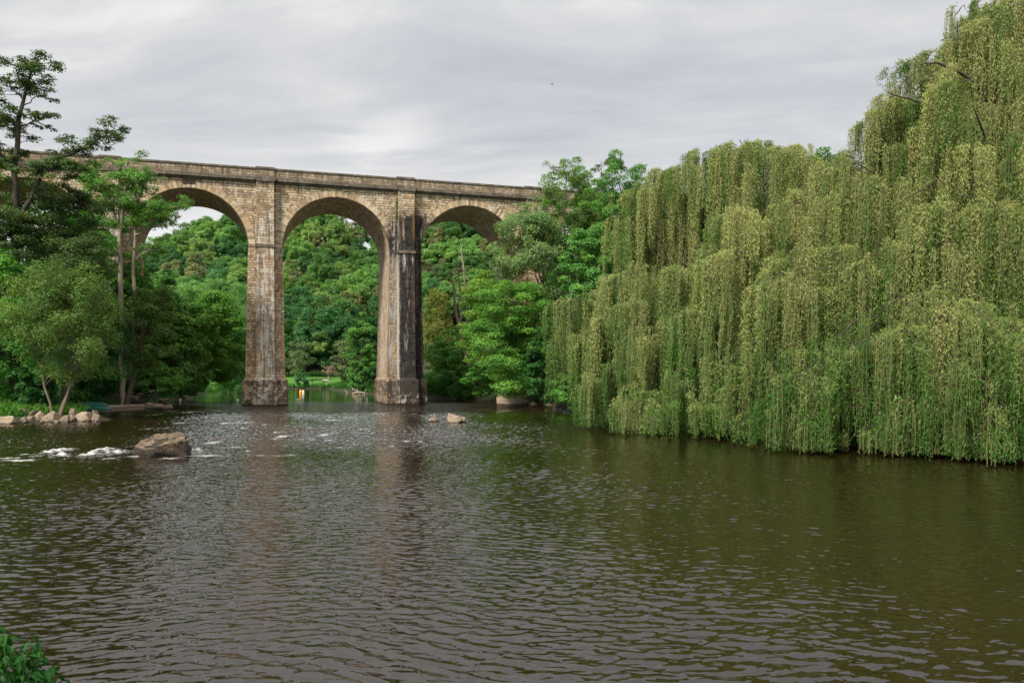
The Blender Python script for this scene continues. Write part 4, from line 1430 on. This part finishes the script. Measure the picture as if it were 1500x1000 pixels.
def willows():
    rng = np.random.default_rng(31)
    # front line of the hanging curtain: photo column -> distance
    front = [(800, 52), (850, 46), (880, 41.5), (1000, 37), (1100, 32), (1220, 29.5), (1330, 28), (1490, 26.2), (1620, 24.5)]
    # skyline
    sky_l = [(800, 455), (815, 432), (850, 405), (880, 380), (895, 320), (915, 282), (960, 262), (1000, 238), (1045, 214), (1100, 206),
             (1160, 206), (1192, 250), (1260, 300), (1300, 360)]
    sky_r = [(1090, 330), (1150, 262), (1200, 228), (1240, 196), (1268, 138), (1300, 108), (1345, 78), (1385, 42), (1420, 8), (1460, -25), (1620, -40)]

    def mass(out, x, y, w, Y, n, hang, dens=.9, droop=.34, spread_y=1.3):
        """one bough's worth of drapes: a rounded head w wide whose strands hang 'hang' photo rows"""
        for i in range(max(4, int(n * .74))):
            u = rng.uniform(-1, 1)
            yy = y + droop * w * u * u + abs(rng.normal(0, 9)) + (rng.uniform(0, .5) * hang if i % 3 == 0 else 0)
            Yi = Y + rng.uniform(-spread_y, spread_y) - .5 * abs(u)
            P = at(x + u * w * .5, yy, Yi)
            L = hang * (1.45 if y < 450 else 1.1) / FOC * Yi * rng.uniform(.5, 1.15)
            out.append((P, rng.uniform(.55, 1.5), min(L, P.z + .3), int(rng.integers(5, 10)), dens))
            if i % 3 == 1:      # a loose wisp beside the drape
                Q = P + Vector((rng.normal(0, .8), rng.normal(-.3, .5), rng.normal(-.1, .4)))
                out.append((Q, rng.uniform(.5, 1.6), min(L * 1.35, Q.z + .3), 2, .6))

    # left, lower willow
    A = []
    for (x, y, w, Y, n, h) in ((862, 424, 52, 47.5, 9, 100), (850, 464, 36, 48, 6, 85), (905, 402, 60, 46, 8, 110), (940, 304, 56, 49, 9, 150),
                               (982, 268, 84, 49, 11, 170), (1174, 224, 36, 44, 5, 170), (1010, 240, 90, 49, 11, 170), (1050, 216, 76, 48, 10, 180), (1098, 208, 90, 46, 12, 190),
                               (1146, 214, 64, 44, 9, 190), (960, 380, 110, 45, 13, 170), (1040, 360, 110, 43, 13, 170), (1120, 330, 100, 41, 12, 190),
                               (930, 440, 110, 43, 14, 190), (1065, 432, 110, 40, 13, 190), (995, 480, 90, 41, 10, 160), (1035, 528, 120, 36.5, 14, 125),
                               (928, 520, 90, 43, 10, 130), (965, 560, 90, 39.5, 9, 95), (1110, 470, 90, 37, 10, 160), (908, 470, 60, 44, 8, 150), (1172, 282, 56, 42, 8, 190)):
        mass(A, x, y, w, Y, n, h)
    for i in range(16):
        x = rng.uniform(885, 1180)
        Y = interp(x, front) + rng.uniform(3, 9)
        y = interp(x, sky_l) + 60 + rng.random() * 150
        P = at(x, y, Y)
        A.append((P, 1.2, min(5.5, P.z), 10, .8))
    for x in np.arange(925, 1182, 12):
        P = at(x, interp(x, sky_l) + 6 + rng.uniform(-12, 14), 47 + rng.uniform(-1.5, 2))
        A.append((P, rng.uniform(.3, .9), rng.uniform(.8, 4), 6, .8))
    willow('lower broad weeping willow trailing in the water, left of the taller one', 51, Vector((11.5, 46.5, 1.0)), A, .55, (.124, .172, .044))
    # right, tall willow
    Bs = []
    for (x, y, w, Y, n, h) in ((1172, 296, 70, 38.5, 9, 200), (1252, 246, 70, 38, 11, 210), (1288, 198, 72, 37, 11, 210), (1300, 250, 110, 35.5, 13, 190),
                               (1320, 148, 60, 37, 9, 120), (1366, 114, 70, 37, 10, 130), (1412, 74, 74, 37, 11, 150), (1440, 20, 90, 37, 11, 170), (1500, -10, 110, 37, 13, 200),
                               (1370, 180, 110, 36, 13, 170), (1450, 150, 110, 35.5, 13, 190), (1520, 170, 110, 35, 12, 220), (1590, 60, 110, 36, 10, 250),
                               (1160, 400, 90, 34, 11, 200), (1230, 360, 110, 33.5, 14, 230), (1320, 350, 120, 32.5, 15, 250), (1400, 290, 120, 33, 15, 230),
                               (1470, 300, 110, 32, 14, 260), (1550, 330, 120, 31, 13, 280), (1135, 540, 100, 31.8, 13, 125), (1195, 510, 100, 31, 13, 150),
                               (1265, 480, 90, 30.2, 11, 190), (1345, 470, 90, 29, 10, 205), (1410, 440, 110, 28.8, 14, 240), (1480, 460, 90, 27.8, 11, 220),
                               (1560, 480, 110, 26.6, 11, 230), (1300, 610, 60, 29.3, 6, 60), (1400, 560, 80, 28, 9, 120), (1460, 590, 80, 27.2, 9, 90), (1620, 300, 120, 30, 9, 300), (1410, 120, 90, 36, 10, 160), (1480, 70, 90, 36, 11, 180), (1430, 230, 100, 34.5, 11, 170), (1350, 260, 90, 34.5, 9, 150)):
        mass(Bs, x, y, w, Y, n, h, .85 if y > 200 else .7)
    for i in range(18):
        x = rng.uniform(1120, 1620)
        Y = interp(x, front) + rng.uniform(3, 9)
        y = interp(x, sky_r) + 110 + rng.random() * 150
        P = at(x, y, Y)
        Bs.append((P, 1.2, min(5.0, P.z), 10, .8))
    for x in np.arange(1240, 1640, 13):
        P = at(x, interp(x - 24, sky_r) + 8 + rng.uniform(-14, 16), 36.5 + rng.uniform(-2, 2))
        Bs.append((P, rng.uniform(.3, .9), rng.uniform(.6, 2.2), 6, .6))
    willow('tallest weeping willow, its crown rising out of the upper right corner', 52, Vector((25.5, 40, 1.2)), Bs, .75, (.106, .146, .037), (.05, .038, .026), boughs=[
        [(1530, 330, 34.5), (1492, 230, 35), (1470, 160, 35), (1440, 95, 35), (1424, 15, 35)], [(1470, 160, 35), (1425, 118, 34.6), (1375, 92, 34.4), (1340, 98, 34.4)],
        [(1492, 230, 35), (1500, 140, 35.5), (1480, 60, 35.5), (1476, -10, 35.5)], [(1480, 210, 34.5), (1420, 190, 34), (1350, 150, 33.8), (1300, 135, 33.8)],
        [(1530, 330, 34.5), (1560, 150, 35), (1590, 20, 35)], [(1492, 250, 34.5), (1430, 262, 33), (1370, 268, 32.5), (1330, 290, 32.3)]])


willows()


# ------------------------------------------------------------------ rocks, boats, small things
def rock_mesh(seed, sx, sy, sz, cuts=14, rough=.10):
    import bmesh
    rng = np.random.default_rng(seed)
    bm = bmesh.new()
    bmesh.ops.create_icosphere(bm, subdivisions=5, radius=1.0)
    V = np.array([tuple(v.co) for v in bm.verts])
    bm.verts.ensure_lookup_table()
    F = np.array([[v.index for v in f.verts] for f in bm.faces])
    bm.free()
    for _k in range(cuts):
        n = unit(rng.normal(size=3) * np.array([1, 1, .8]))
        d = rng.uniform(.55, .9)
        if _k == 0:
            n, d = unit(np.array([rng.normal(0, .22), rng.normal(0, .22), 1.0])), .6
        ex = np.maximum(V @ n - d, 0)
        V = V - ex[:, None] * n * .985
    off = rng.uniform(0, 50, 3)
    dsp = np.array([mnoise.fractal(Vector(p * 1.7 + off), 0.9, 2.1, 5) for p in V])
    lay = np.sin(V[:, 2] * 9 + dsp * 4 + V[:, 0])
    V = V * (1 + rough * dsp[:, None] + np.array([.035, .035, 0]) * lay[:, None])
    V = V * np.array([sx, sy, sz])
    return mesh_np('rock', V, F, ROCK, smooth=False)


def rock(label, x, y, w, h, seed, col=(.36, .29, .22), group=None, dark=0.0, Y=None, z0=None, cuts=14, rough=.10, rot=0.0, tilt=0.0, name='rock', depth=.8):
    Y = Y or EYE * FOC / (y - HOR)
    P = at(x, y, Y)
    s = Y / FOC
    me = rock_mesh(seed, w * s * .55, w * s * .55 * depth, h * s * 1.22, cuts, rough)
    kv = .72 + .5 * ((seed * 37) % 11) / 10
    o = link(name, me, None, tuple(c * kv for c in col))
    if dark > .7:
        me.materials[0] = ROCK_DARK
    o.location = (P.x, P.y + w * s * .3, P.z + h * s * .05 if z0 is None else z0)
    o.rotation_euler = (0, tilt, rot)
    return tag(o, label, 'rock', group)


def rocks():
    PALE = (.285, .218, .15)
    TAN = (.22, .165, .11)
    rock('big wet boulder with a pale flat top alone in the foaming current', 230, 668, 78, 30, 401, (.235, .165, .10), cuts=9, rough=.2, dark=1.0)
    rock('small pale rock in midstream, left of the double boulder', 634, 618, 17, 8, 402, PALE)
    rock('larger rounded half of the pale double boulder in midstream', 664, 620, 24, 15, 403, PALE, cuts=8)
    rock('smaller right half of the pale double boulder in midstream', 676, 619, 12, 11, 404, PALE, cuts=8)
    rng = np.random.default_rng(60)
    g = 'rocks along the left bank'
    L = [('flat pale slab at the far left of the bank', 4, 621, 30, 14), ('small wedge rock next to the grass clump', 33, 618, 12, 8),
         ('tilted thin slab standing among the bank rocks', 55, 613, 17, 12), ('big rounded rock below the stem of the olive tree', 72, 617, 23, 17),
         ('long low rock right of the olive tree stem', 92, 617, 19, 9), ('low rock touching the two-peaked boulder', 103, 616, 12, 9),
         ('two-peaked pale boulder before the boats', 118, 616, 26, 16), ('last pale rock of the row, at the inlet', 139, 617, 16, 10),
         ('flat brown rock lying on top of the others', 46, 606, 18, 6), ('brown rock leaning beside the tall grass', 30, 606, 13, 10),
         ('low brown rock behind the tilted slab', 51, 602, 16, 5), ('grey rock behind the two-peaked boulder', 106, 605, 12, 8),
         ('small grey stone wedged under the slab', 43, 614, 10, 6), ('little pale stone at the waterline below the olive tree', 60, 619, 8, 5),
         ('tiny pale stone awash near the long low rock', 82, 619, 9, 4), ('tiny flat stone awash below the big rounded rock', 72, 621, 8, 3),
         ('dark red stone in shade under the boats', 137, 606, 11, 6)]
    for k, (lab, x, y, w, h) in enumerate(L):
        yw = 621.5 - 4 * x / 145
        Yk = EYE * FOC / (yw - HOR) + max(yw - y - 1, 0) * .20
        P = at(x, y, Yk)
        rock(lab, x, y, w, h, 420 + k, PALE if k not in (8, 9, 10, 16) else TAN, g, Y=Yk, cuts=12, rot=k * 2.1, tilt=-.6 if 'tilted' in lab else rng.normal(0, .14))
    g = 'rocks piled at the end of the ledge'
    L = [('golden brown rock crowning the pile', 222, 583, 20, 13, 70), ('dark rock on the left shoulder of the pile', 205, 585, 15, 11, 70),
         ('dark brown rock at the left foot of the pile', 197, 592, 18, 13, 68.5), ('long pale slab at the waterline under the pile', 221, 599, 30, 9, 67.5),
         ('pale flat rock at the tip of the pile', 242, 599, 20, 7, 67.5), ('slanting brown rock right of the pile top', 236, 591, 17, 9, 69),
         ('brown rock in the middle of the pile', 221, 593, 16, 11, 68.8), ('small brown rock on the tip of the pile', 246, 594, 9, 5, 68.3),
         ('tan rock between ledge and pile', 204, 599, 18, 8, 67.0), ('shaded rock at the back of the pile', 213, 590, 18, 14, 70.5)]
    for k, (lab, x, y, w, h, Y) in enumerate(L):
        rock(lab, x, y, w, h, 450 + k, dark=.5 if 'pale' in lab else .8, group=g, col=(PALE if 'pale' in lab or 'tan' in lab else (.22, .165, .105)) if 'golden' not in lab else (.38, .27, .14), Y=Y, cuts=14, rot=k * 1.3)
    rock('pale cliff-like boulder at the waterline under the layered tree', 741, 591, 34, 26, 470, (.27, .21, .145), cuts=20, Y=77)
    rock('long low rock shelf right of the cliff-like boulder', 770, 592, 50, 7, 471, (.26, .20, .14), Y=76, cuts=16, depth=.4)
    g = 'small rocks off the right bank'
    for k, (lab, x, y, w, h) in enumerate((('rounded brown rock awash below the shaded tree', 782, 595, 13, 7), ('brown rock awash close to the willow', 804, 595.5, 11, 5),
                                           ('small brown stone at the willow, furthest from the boulder', 816, 595, 6, 2.5), ('small pointed stone off the low tree', 666, 586, 4, 4),
                                           ('pale stone below the low tree, next to the dark pier', 630, 583, 6, 4), ('flat pale stone left of the cliff-like boulder', 718, 588.5, 9, 3))):
        rock(lab, x, y, w, h, 480 + k, TAN, g, cuts=9)
    # stepping ripples round the old weir
    rock('dark brown stone breaking the surface behind the big boulder', 312, 646, 13, 6, 490, (.16, .12, .09))


rocks()


def boats():
    hullm = mat_plain('green_boat_plastic', (.012, .105, .075), .38, .3, 2.0, .5)
    dark = mat_plain('dark_gunwale', (.012, .035, .03), .5)

    def boat(label, P, L, Wd, H, rot):
        root = empty('upturned_boat', P, label, 'boat', 'upturned green boats on the left bank')
        root.rotation_euler = (0, 0, rot)
        n, m = 28, 14
        t = np.linspace(-1, 1, n)
        prof = np.maximum(1 - np.abs(t) ** 3.2, 0) ** .55
        V = []
        for k in range(n):
            for a in np.linspace(0, np.pi, m):
                ca, sa = math.cos(a), math.sin(a)
                V.append((t[k] * L / 2, Wd / 2 * prof[k] * np.sign(ca) * abs(ca) ** .8, H * (.18 * (1 - prof[k])) + H * (.55 + .45 * prof[k]) * max(prof[k], .02) ** .35 * sa ** .75))
        i = np.arange(n - 1)[:, None] * m
        j = np.arange(m - 1)[None, :]
        F = np.stack([i + j, i + m + j, i + m + j + 1, i + j + 1], -1).reshape(-1, 4)
        link('hull', mesh_np('hull', V, F, hullm, smooth=True), root)
        tb = Tubes()
        for sg in (-1, 1):
            tb.add([(t[k] * L / 2, sg * (Wd / 2 * prof[k] + .012), .02 + H * .18 * (1 - prof[k])) for k in range(n)], np.full(n, .03), 6)
        link('gunwale', tb.mesh('gunwale', dark), root)
        tb = Tubes()
        tb.add([(t[k] * L / 2, 0, H * (.18 * (1 - prof[k])) + H * (.55 + .45 * prof[k]) * max(prof[k], .02) ** .35 + .005) for k in range(2, n - 2)], np.full(n - 4, .02), 5)
        link('keel', tb.mesh('keel', hullm), root)
        return root
    def gz(x, Y):
        p = G(x, Y)
        return Vector((p.x, p.y, max(p.z, .05) + .04))
    boat('longer teal green boat lying upturned in front, its rounded end by the ledge', gz(127, 59.3), 3.6, .85, .44, math.radians(6))
    boat('shorter darker boat lying upturned behind the long teal one', gz(134, 61.6) + Vector((0, 0, .38)), 2.5, .7, .3, math.radians(3))
    # the wooden bearers the shorter boat rests on
    q = gz(134, 61.6)
    for k in (-.8, .8):
        bx = Shell()
        bx.box(-.06, .06, -.45, .45, -.1, .39)
        o = bx.build('trestle', mat_plain('bearer_wood', (.12, .09, .06), .9), None)
        o.location = (q.x + k, q.y, q.z)
        tag(o, 'low wooden trestle in shade under the shorter green boat', 'trestle', 'trestles under the green boat')
    # stone ledge
    sh = Shell()
    a, c = at(150, 602.3, 62.0), at(210, 599.0, 66.5)
    dx = (c - a)
    dx.z = 0
    Ln = dx.length
    root = empty('stone_ledge', (a.x, a.y, 0), 'low worn stone ledge running from the boats to the rock pile', 'ledge')
    root.rotation_euler = (0, 0, math.atan2(dx.y, dx.x))
    sh.box(-1.2, Ln, -.1, 2.2, -.8, .30)
    cap = Shell()
    cap.box(-1.25, Ln + .04, -.16, 2.25, .30, .42)
    sh.build('ledge_wall', mat_plain('ledge_stone', (.20, .15, .11), .9, 1.0, 3.0), root)
    cap.build('ledge_top', mat_plain('ledge_top_stone', (.34, .26, .19), .9, .8, 2.0), root)


boats()


def buoys():
    white = mat_plain('white_buoy', (.78, .76, .72), .5, .15)
    orange = mat_plain('orange_buoy', (.85, .30, .02), .45, .15)
    dk = mat_plain('buoy_ring', (.06, .06, .06), .5)

    def lathe(prof, mat, name, parent):
        n = 14
        V = [(r * math.cos(a), r * math.sin(a), z) for r, z in prof for a in np.linspace(0, 2 * np.pi, n, endpoint=False)]
        i = np.arange(len(prof) - 1)[:, None] * n
        j = np.arange(n)[None, :]
        F = np.stack([i + j, i + (j + 1) % n, i + n + (j + 1) % n, i + n + j], -1).reshape(-1, 4)
        return link(name, mesh_np(name, V, F, mat, smooth=True), parent)
    first = None
    ball = [(.001, -.26), (.14, -.22), (.25, -.08), (.27, .06), (.22, .20), (.12, .27), (.05, .29), (.05, .34), (.001, .34)]
    spots = [(264, 586, 'white buoy floating alone left of the first river pier'), (348, 586.3, 'white buoy right beside the left edge of the first river pier'),
             (436, 585.5, 'left one of two touching white buoys between the river piers'), (439, 585.4, 'right one of two touching white buoys between the river piers'),
             (528, 585.8, 'smaller looking white buoy left of the dark pier'), (537.5, 584.8, 'white buoy nearest to the dark pier')]
    for k, (x, y, lab) in enumerate(spots):
        if first is None:
            root = empty('buoy', wat(x, y), lab, 'buoy', 'white buoys in a line across the river')
            b1 = lathe(ball, white, 'float', root)
            r1 = lathe([(.03, .33), (.07, .36), (.07, .40), (.03, .42)], dk, 'mooring_eye', root)
            first = (b1, r1)
        else:
            root = empty('buoy', wat(x, y), lab, 'buoy', 'white buoys in a line across the river')
            for p in first:
                c = p.copy()
                COL.objects.link(c)
                c.parent = root
        s = .55 if 'smaller' not in lab else .42
        root.scale = (s, s, s)
    big = [(.001, -.3), (.2, -.26), (.33, -.1), (.36, .10), (.33, .35), (.24, .55), (.12, .66), (.05, .68), (.05, .76), (.001, .77)]
    root = empty('marker_buoy', wat(440.5, 575), 'orange marker buoy on the calm water before the far meadow', 'buoy')
    root.scale = (.75, .75, .75)
    lathe(big, orange, 'float', root)
    lathe([(.03, .76), (.09, .79), (.09, .84), (.03, .86)], dk, 'mooring_eye', root)
    root = empty('marker_buoy', wat(444.2, 574.8), 'white marker buoy touching the orange one before the far meadow', 'buoy')
    lathe([(r * .62, z * .6) for r, z in big], white, 'float', root)
    lathe([(.03, .45), (.06, .47), (.06, .51), (.03, .53)], dk, 'mooring_eye', root)
    # driftwood
    rng = np.random.default_rng(3)
    for k, (a, b_, lab) in enumerate((((515, 567, 125), (529, 576.5, 123), 'long pale driftwood branch sticking up from the water left of the dark pier'),
                                      ((506, 571, 132), (510, 577, 130), 'short pale driftwood stub left of the long branch'),
                                      ((619, 577, 97), (625, 583, 96), 'thin pale branch in the water right of the dark pier'))):
        p, q = at(*a), at(*b_)
        q.z = -.2
        root = empty('driftwood', (q.x, q.y, 0), lab, 'driftwood')
        tb = Tubes()
        o = Vector((q.x, q.y, 0))
        tb.add(bend(p - o, q - o, rng, 8, .03, .08), np.linspace(.05, .13, 8) * (1 if k < 1 else .7), 7)
        if k == 0:
            tb.add(bend(q - o + Vector((-1.4, 0, .25)), q - o + Vector((1.1, -.3, .3)), rng, 6, .03, .1), [.1, .14, .17, .15, .12, .07], 7)
            tb.add(bend(q - o + Vector((.5, 0, .3)), q - o + Vector((.8, 0, 1.0)), rng, 4), [.1, .04], 6)
        link('branch', tb.mesh('branch', BARK), root, (.30, .25, .19))


buoys()


def person(label, P, top, skirt, hair, face, seed):
    """someone sitting on the grass with knees drawn up: one skinned body, hair and clothing as children"""
    root = empty('person', P, label, 'person', 'people sitting in the far meadow')
    root.rotation_euler = (0, 0, face)
    J = {'hip': (0, 0, .14), 'chest': (0, .04, .45), 'neck': (0, .03, .62), 'head': (0, .0, .76), 'crown': (0, .02, .88),
         'shL': (-.18, .04, .55), 'elL': (-.25, -.10, .36), 'haL': (-.15, -.30, .36), 'shR': (.18, .04, .55), 'elR': (.25, -.10, .36), 'haR': (.15, -.30, .36),
         'thL': (-.11, -.02, .13), 'knL': (-.13, -.40, .44), 'anL': (-.12, -.56, .07), 'toL': (-.12, -.74, .04),
         'thR': (.11, -.02, .13), 'knR': (.13, -.40, .44), 'anR': (.12, -.56, .07), 'toR': (.12, -.74, .04)}
    E = [('hip', 'chest'), ('chest', 'neck'), ('neck', 'head'), ('head', 'crown'), ('chest', 'shL'), ('shL', 'elL'), ('elL', 'haL'), ('chest', 'shR'),
         ('shR', 'elR'), ('elR', 'haR'), ('hip', 'thL'), ('thL', 'knL'), ('knL', 'anL'), ('anL', 'toL'), ('hip', 'thR'), ('thR', 'knR'), ('knR', 'anR'), ('anR', 'toR')]
    Rd = {'hip': .14, 'chest': .13, 'neck': .055, 'head': .095, 'crown': .07, 'shL': .06, 'shR': .06, 'elL': .045, 'elR': .045, 'haL': .035, 'haR': .035,
          'thL': .09, 'thR': .09, 'knL': .065, 'knR': .065, 'anL': .045, 'anR': .045, 'toL': .035, 'toR': .035}
    names = list(J)

    def skin(nm, keys, edges, grow, mat):
        ks = [k for k in names if k in keys]
        me = bpy.data.meshes.new(nm)
        me.from_pydata([J[k] for k in ks], [(ks.index(a), ks.index(c)) for a, c in edges if a in ks and c in ks], [])
        me.materials.append(mat)
        o = link(nm, me, root)
        md = o.modifiers.new('skin', 'SKIN')
        for k, sv in zip(ks, me.skin_vertices[0].data):
            sv.radius = (Rd[k] + grow, Rd[k] + grow)
        me.skin_vertices[0].data[0].use_root = True
        o.modifiers.new('sub', 'SUBSURF').levels = 1
        return o
    skin('body', names, E, 0, mat_plain('skin_tone', (.42, .25, .17), .6, .1))
    skin('shirt', ['hip', 'chest', 'shL', 'shR', 'elL', 'elR'], E, .018, mat_plain('shirt_cloth', top, .9, .15))
    skin('trousers', ['hip', 'thL', 'knL', 'anL', 'thR', 'knR', 'anR'], E, .014, mat_plain('trouser_cloth', skirt, .9, .15))
    rng = np.random.default_rng(seed)
    import bmesh
    bm = bmesh.new()
    bmesh.ops.create_icosphere(bm, subdivisions=2, radius=.125, matrix=__import__('mathutils').Matrix.Translation((0, .045, .83)))
    me = bpy.data.meshes.new('hair')
    bm.to_mesh(me)
    bm.free()
    me.materials.append(mat_plain('hair_strands', hair, .7, .3))
    link('hair', me, root)
    return root


def people():
    def gp(x, Y):
        return G(x, Y) + Vector((0, 0, .02))
    person('person in dark clothes sitting alone in the far meadow', gp(457, 184), (.03, .022, .022), (.02, .02, .025), (.03, .02, .012), .4, 1)
    person('person in a white top, the left one of the seated pair under the bare tree', gp(474.2, 183), (.75, .74, .72), (.05, .05, .07), (.05, .03, .02), -.2, 2)
    person('person in a white top, the right one of the seated pair under the bare tree', gp(478.3, 183), (.72, .72, .74), (.12, .07, .06), (.12, .08, .04), .3, 3)
    # bird far up in the sky
    root = empty('bird', at(808.5, 123.5, 130), 'tiny dark bird gliding alone in the grey sky', 'bird')
    dm = mat_plain('dark_feathers', (.03, .03, .035), .8)
    tb = Tubes()
    tb.add([(-.22, 0, 0), (-.1, 0, .01), (.05, 0, .02), (.15, 0, .03), (.2, 0, .02)], [.015, .05, .06, .04, .01], 8)
    sd = []
    for sg in (-1, 1):
        sd.append((.08, sg * .04, .03)); sd.append((.12, sg * .25, .11)); sd.append((-.02, sg * .5, .06)); sd.append((-.06, sg * .06, .02))
    body = link('body', tb.mesh('body', dm), root)
    for k in (0, 4):
        w = np.array(sd[k:k + 4])
        th = np.concatenate([w, w + [0, 0, .012]])
        F = [(0, 1, 2, 3), (7, 6, 5, 4), (0, 4, 5, 1), (1, 5, 6, 2), (2, 6, 7, 3), (3, 7, 4, 0)]
        link('wing', mesh_np('wing', th, F, dm), root)
    root.rotation_euler = (0, 0, .5)


people()


def near_plant():
    """nettles and grass on the bank at the photographer's feet"""
    rng = np.random.default_rng(8)
    for k, (X, Y, top, r, lab) in enumerate(((-3.33, 4.95, 1.27, .46, 'leafy nettle-like plant in the lower left corner, with grass blades through it'),
                                             (-4.3, 5.0, 1.25, .6, 'leafy nettle-like plant beyond the lower left corner'))):
        z = float(hgt(np.array([X]), np.array([Y]))[0])
        root = empty('nettle_clump', (X, Y, z), lab, 'plant')
        H = top - z
        tb = Tubes()
        pos, nr, al = [], [], []
        for s in range(95):
            a = rng.uniform(0, 6.28)
            rr = r * math.sqrt(rng.random())
            h = H * (1 - .6 * (rr / r) ** 2.5) * rng.uniform(.8, 1.0)
            tip = np.array([rr * math.cos(a) * 1.15, rr * math.sin(a) * 1.15, h])
            ln_ = bend((rr * math.cos(a) * .5, rr * math.sin(a) * .5, -.1), tip, rng, 6, 0, .06)
            tb.add(ln_, [.006, .003], 4)
            for i in range(34):
                f = rng.uniform(.3, 1.0) * 5
                j = min(int(f), 4)
                p = ln_[j] + (ln_[j + 1] - ln_[j]) * (f - j)
                o = unit(rng.normal(size=3) * np.array([1, 1, .2]))
                pos.append(p + o * .055)
                nr.append(unit(np.array([0, 0, 1.0]) + o * .45 + rng.normal(0, .25, 3)))
                al.append(o * 1.0)
        pos, nr, al = map(np.array, (pos, nr, al))
        # leaf blades folded along the midrib: two quads each
        n = len(pos)
        d = unit(al + rng.normal(0, .2, (n, 3)) - nr * np.sum(al * nr, 1, keepdims=True))
        d[:, 2] -= .35
        d = unit(d)
        sd = unit(np.cross(nr, d))
        L = rng.uniform(.05, .10, n)[:, None]
        Wd = L * .24
        A = pos - d * L * .5
        M = pos - nr * .006
        T = pos + d * L * .5
        V, F = [], []
        V = np.stack([A, pos + sd * Wd + nr * .008 - d * L * .12, T, M, pos - sd * Wd + nr * .008 - d * L * .12], 1).reshape(-1, 3)
        b_ = np.arange(n)[:, None] * 5
        F = np.concatenate([b_ + np.array([[0, 3, 2, 1]]), b_ + np.array([[0, 4, 2, 3]])])
        link('stems', tb.mesh('stems', BARK), root, (.07, .13, .03))
        link('foliage', mesh_np('foliage', V, F, FOL, np.repeat(rng.uniform(.1, .9, n), 5)), root, (.016, .072, .009))
        m = 4
        P = np.stack([rng.normal(0, r * .55, m), rng.normal(0, r * .4, m), np.full(m, 0.0)], 1)
        h = (H * rng.uniform(.7, 1.08, m))[:, None]
        ln_ = rng.normal(0, .22, (m, 3)) * h
        ln_[:, 2] = 0
        w = unit(rng.normal(size=(m, 3)) * np.array([1, .5, 0])) * .006
        q1 = np.stack([P - w, P + w, P + ln_ * .5 + w * .8 + [0, 0, 1] * h * .7, P + ln_ * .5 - w * .8 + [0, 0, 1] * h * .7], 1)
        q2 = np.stack([P + ln_ * .5 - w * .8 + [0, 0, 1] * h * .7, P + ln_ * .5 + w * .8 + [0, 0, 1] * h * .7,
                       P + ln_ * 1.5 + w * .1 + [0, 0, 1] * h, P + ln_ * 1.5 - w * .1 + [0, 0, 1] * h], 1)
        V = np.concatenate([q1, q2]).reshape(-1, 3)
        link('grass_blades', mesh_np('grass_blades', V, np.arange(len(V)).reshape(-1, 4), FOL, np.full(len(V), .8)), root, (.10, .26, .03))


near_plant()
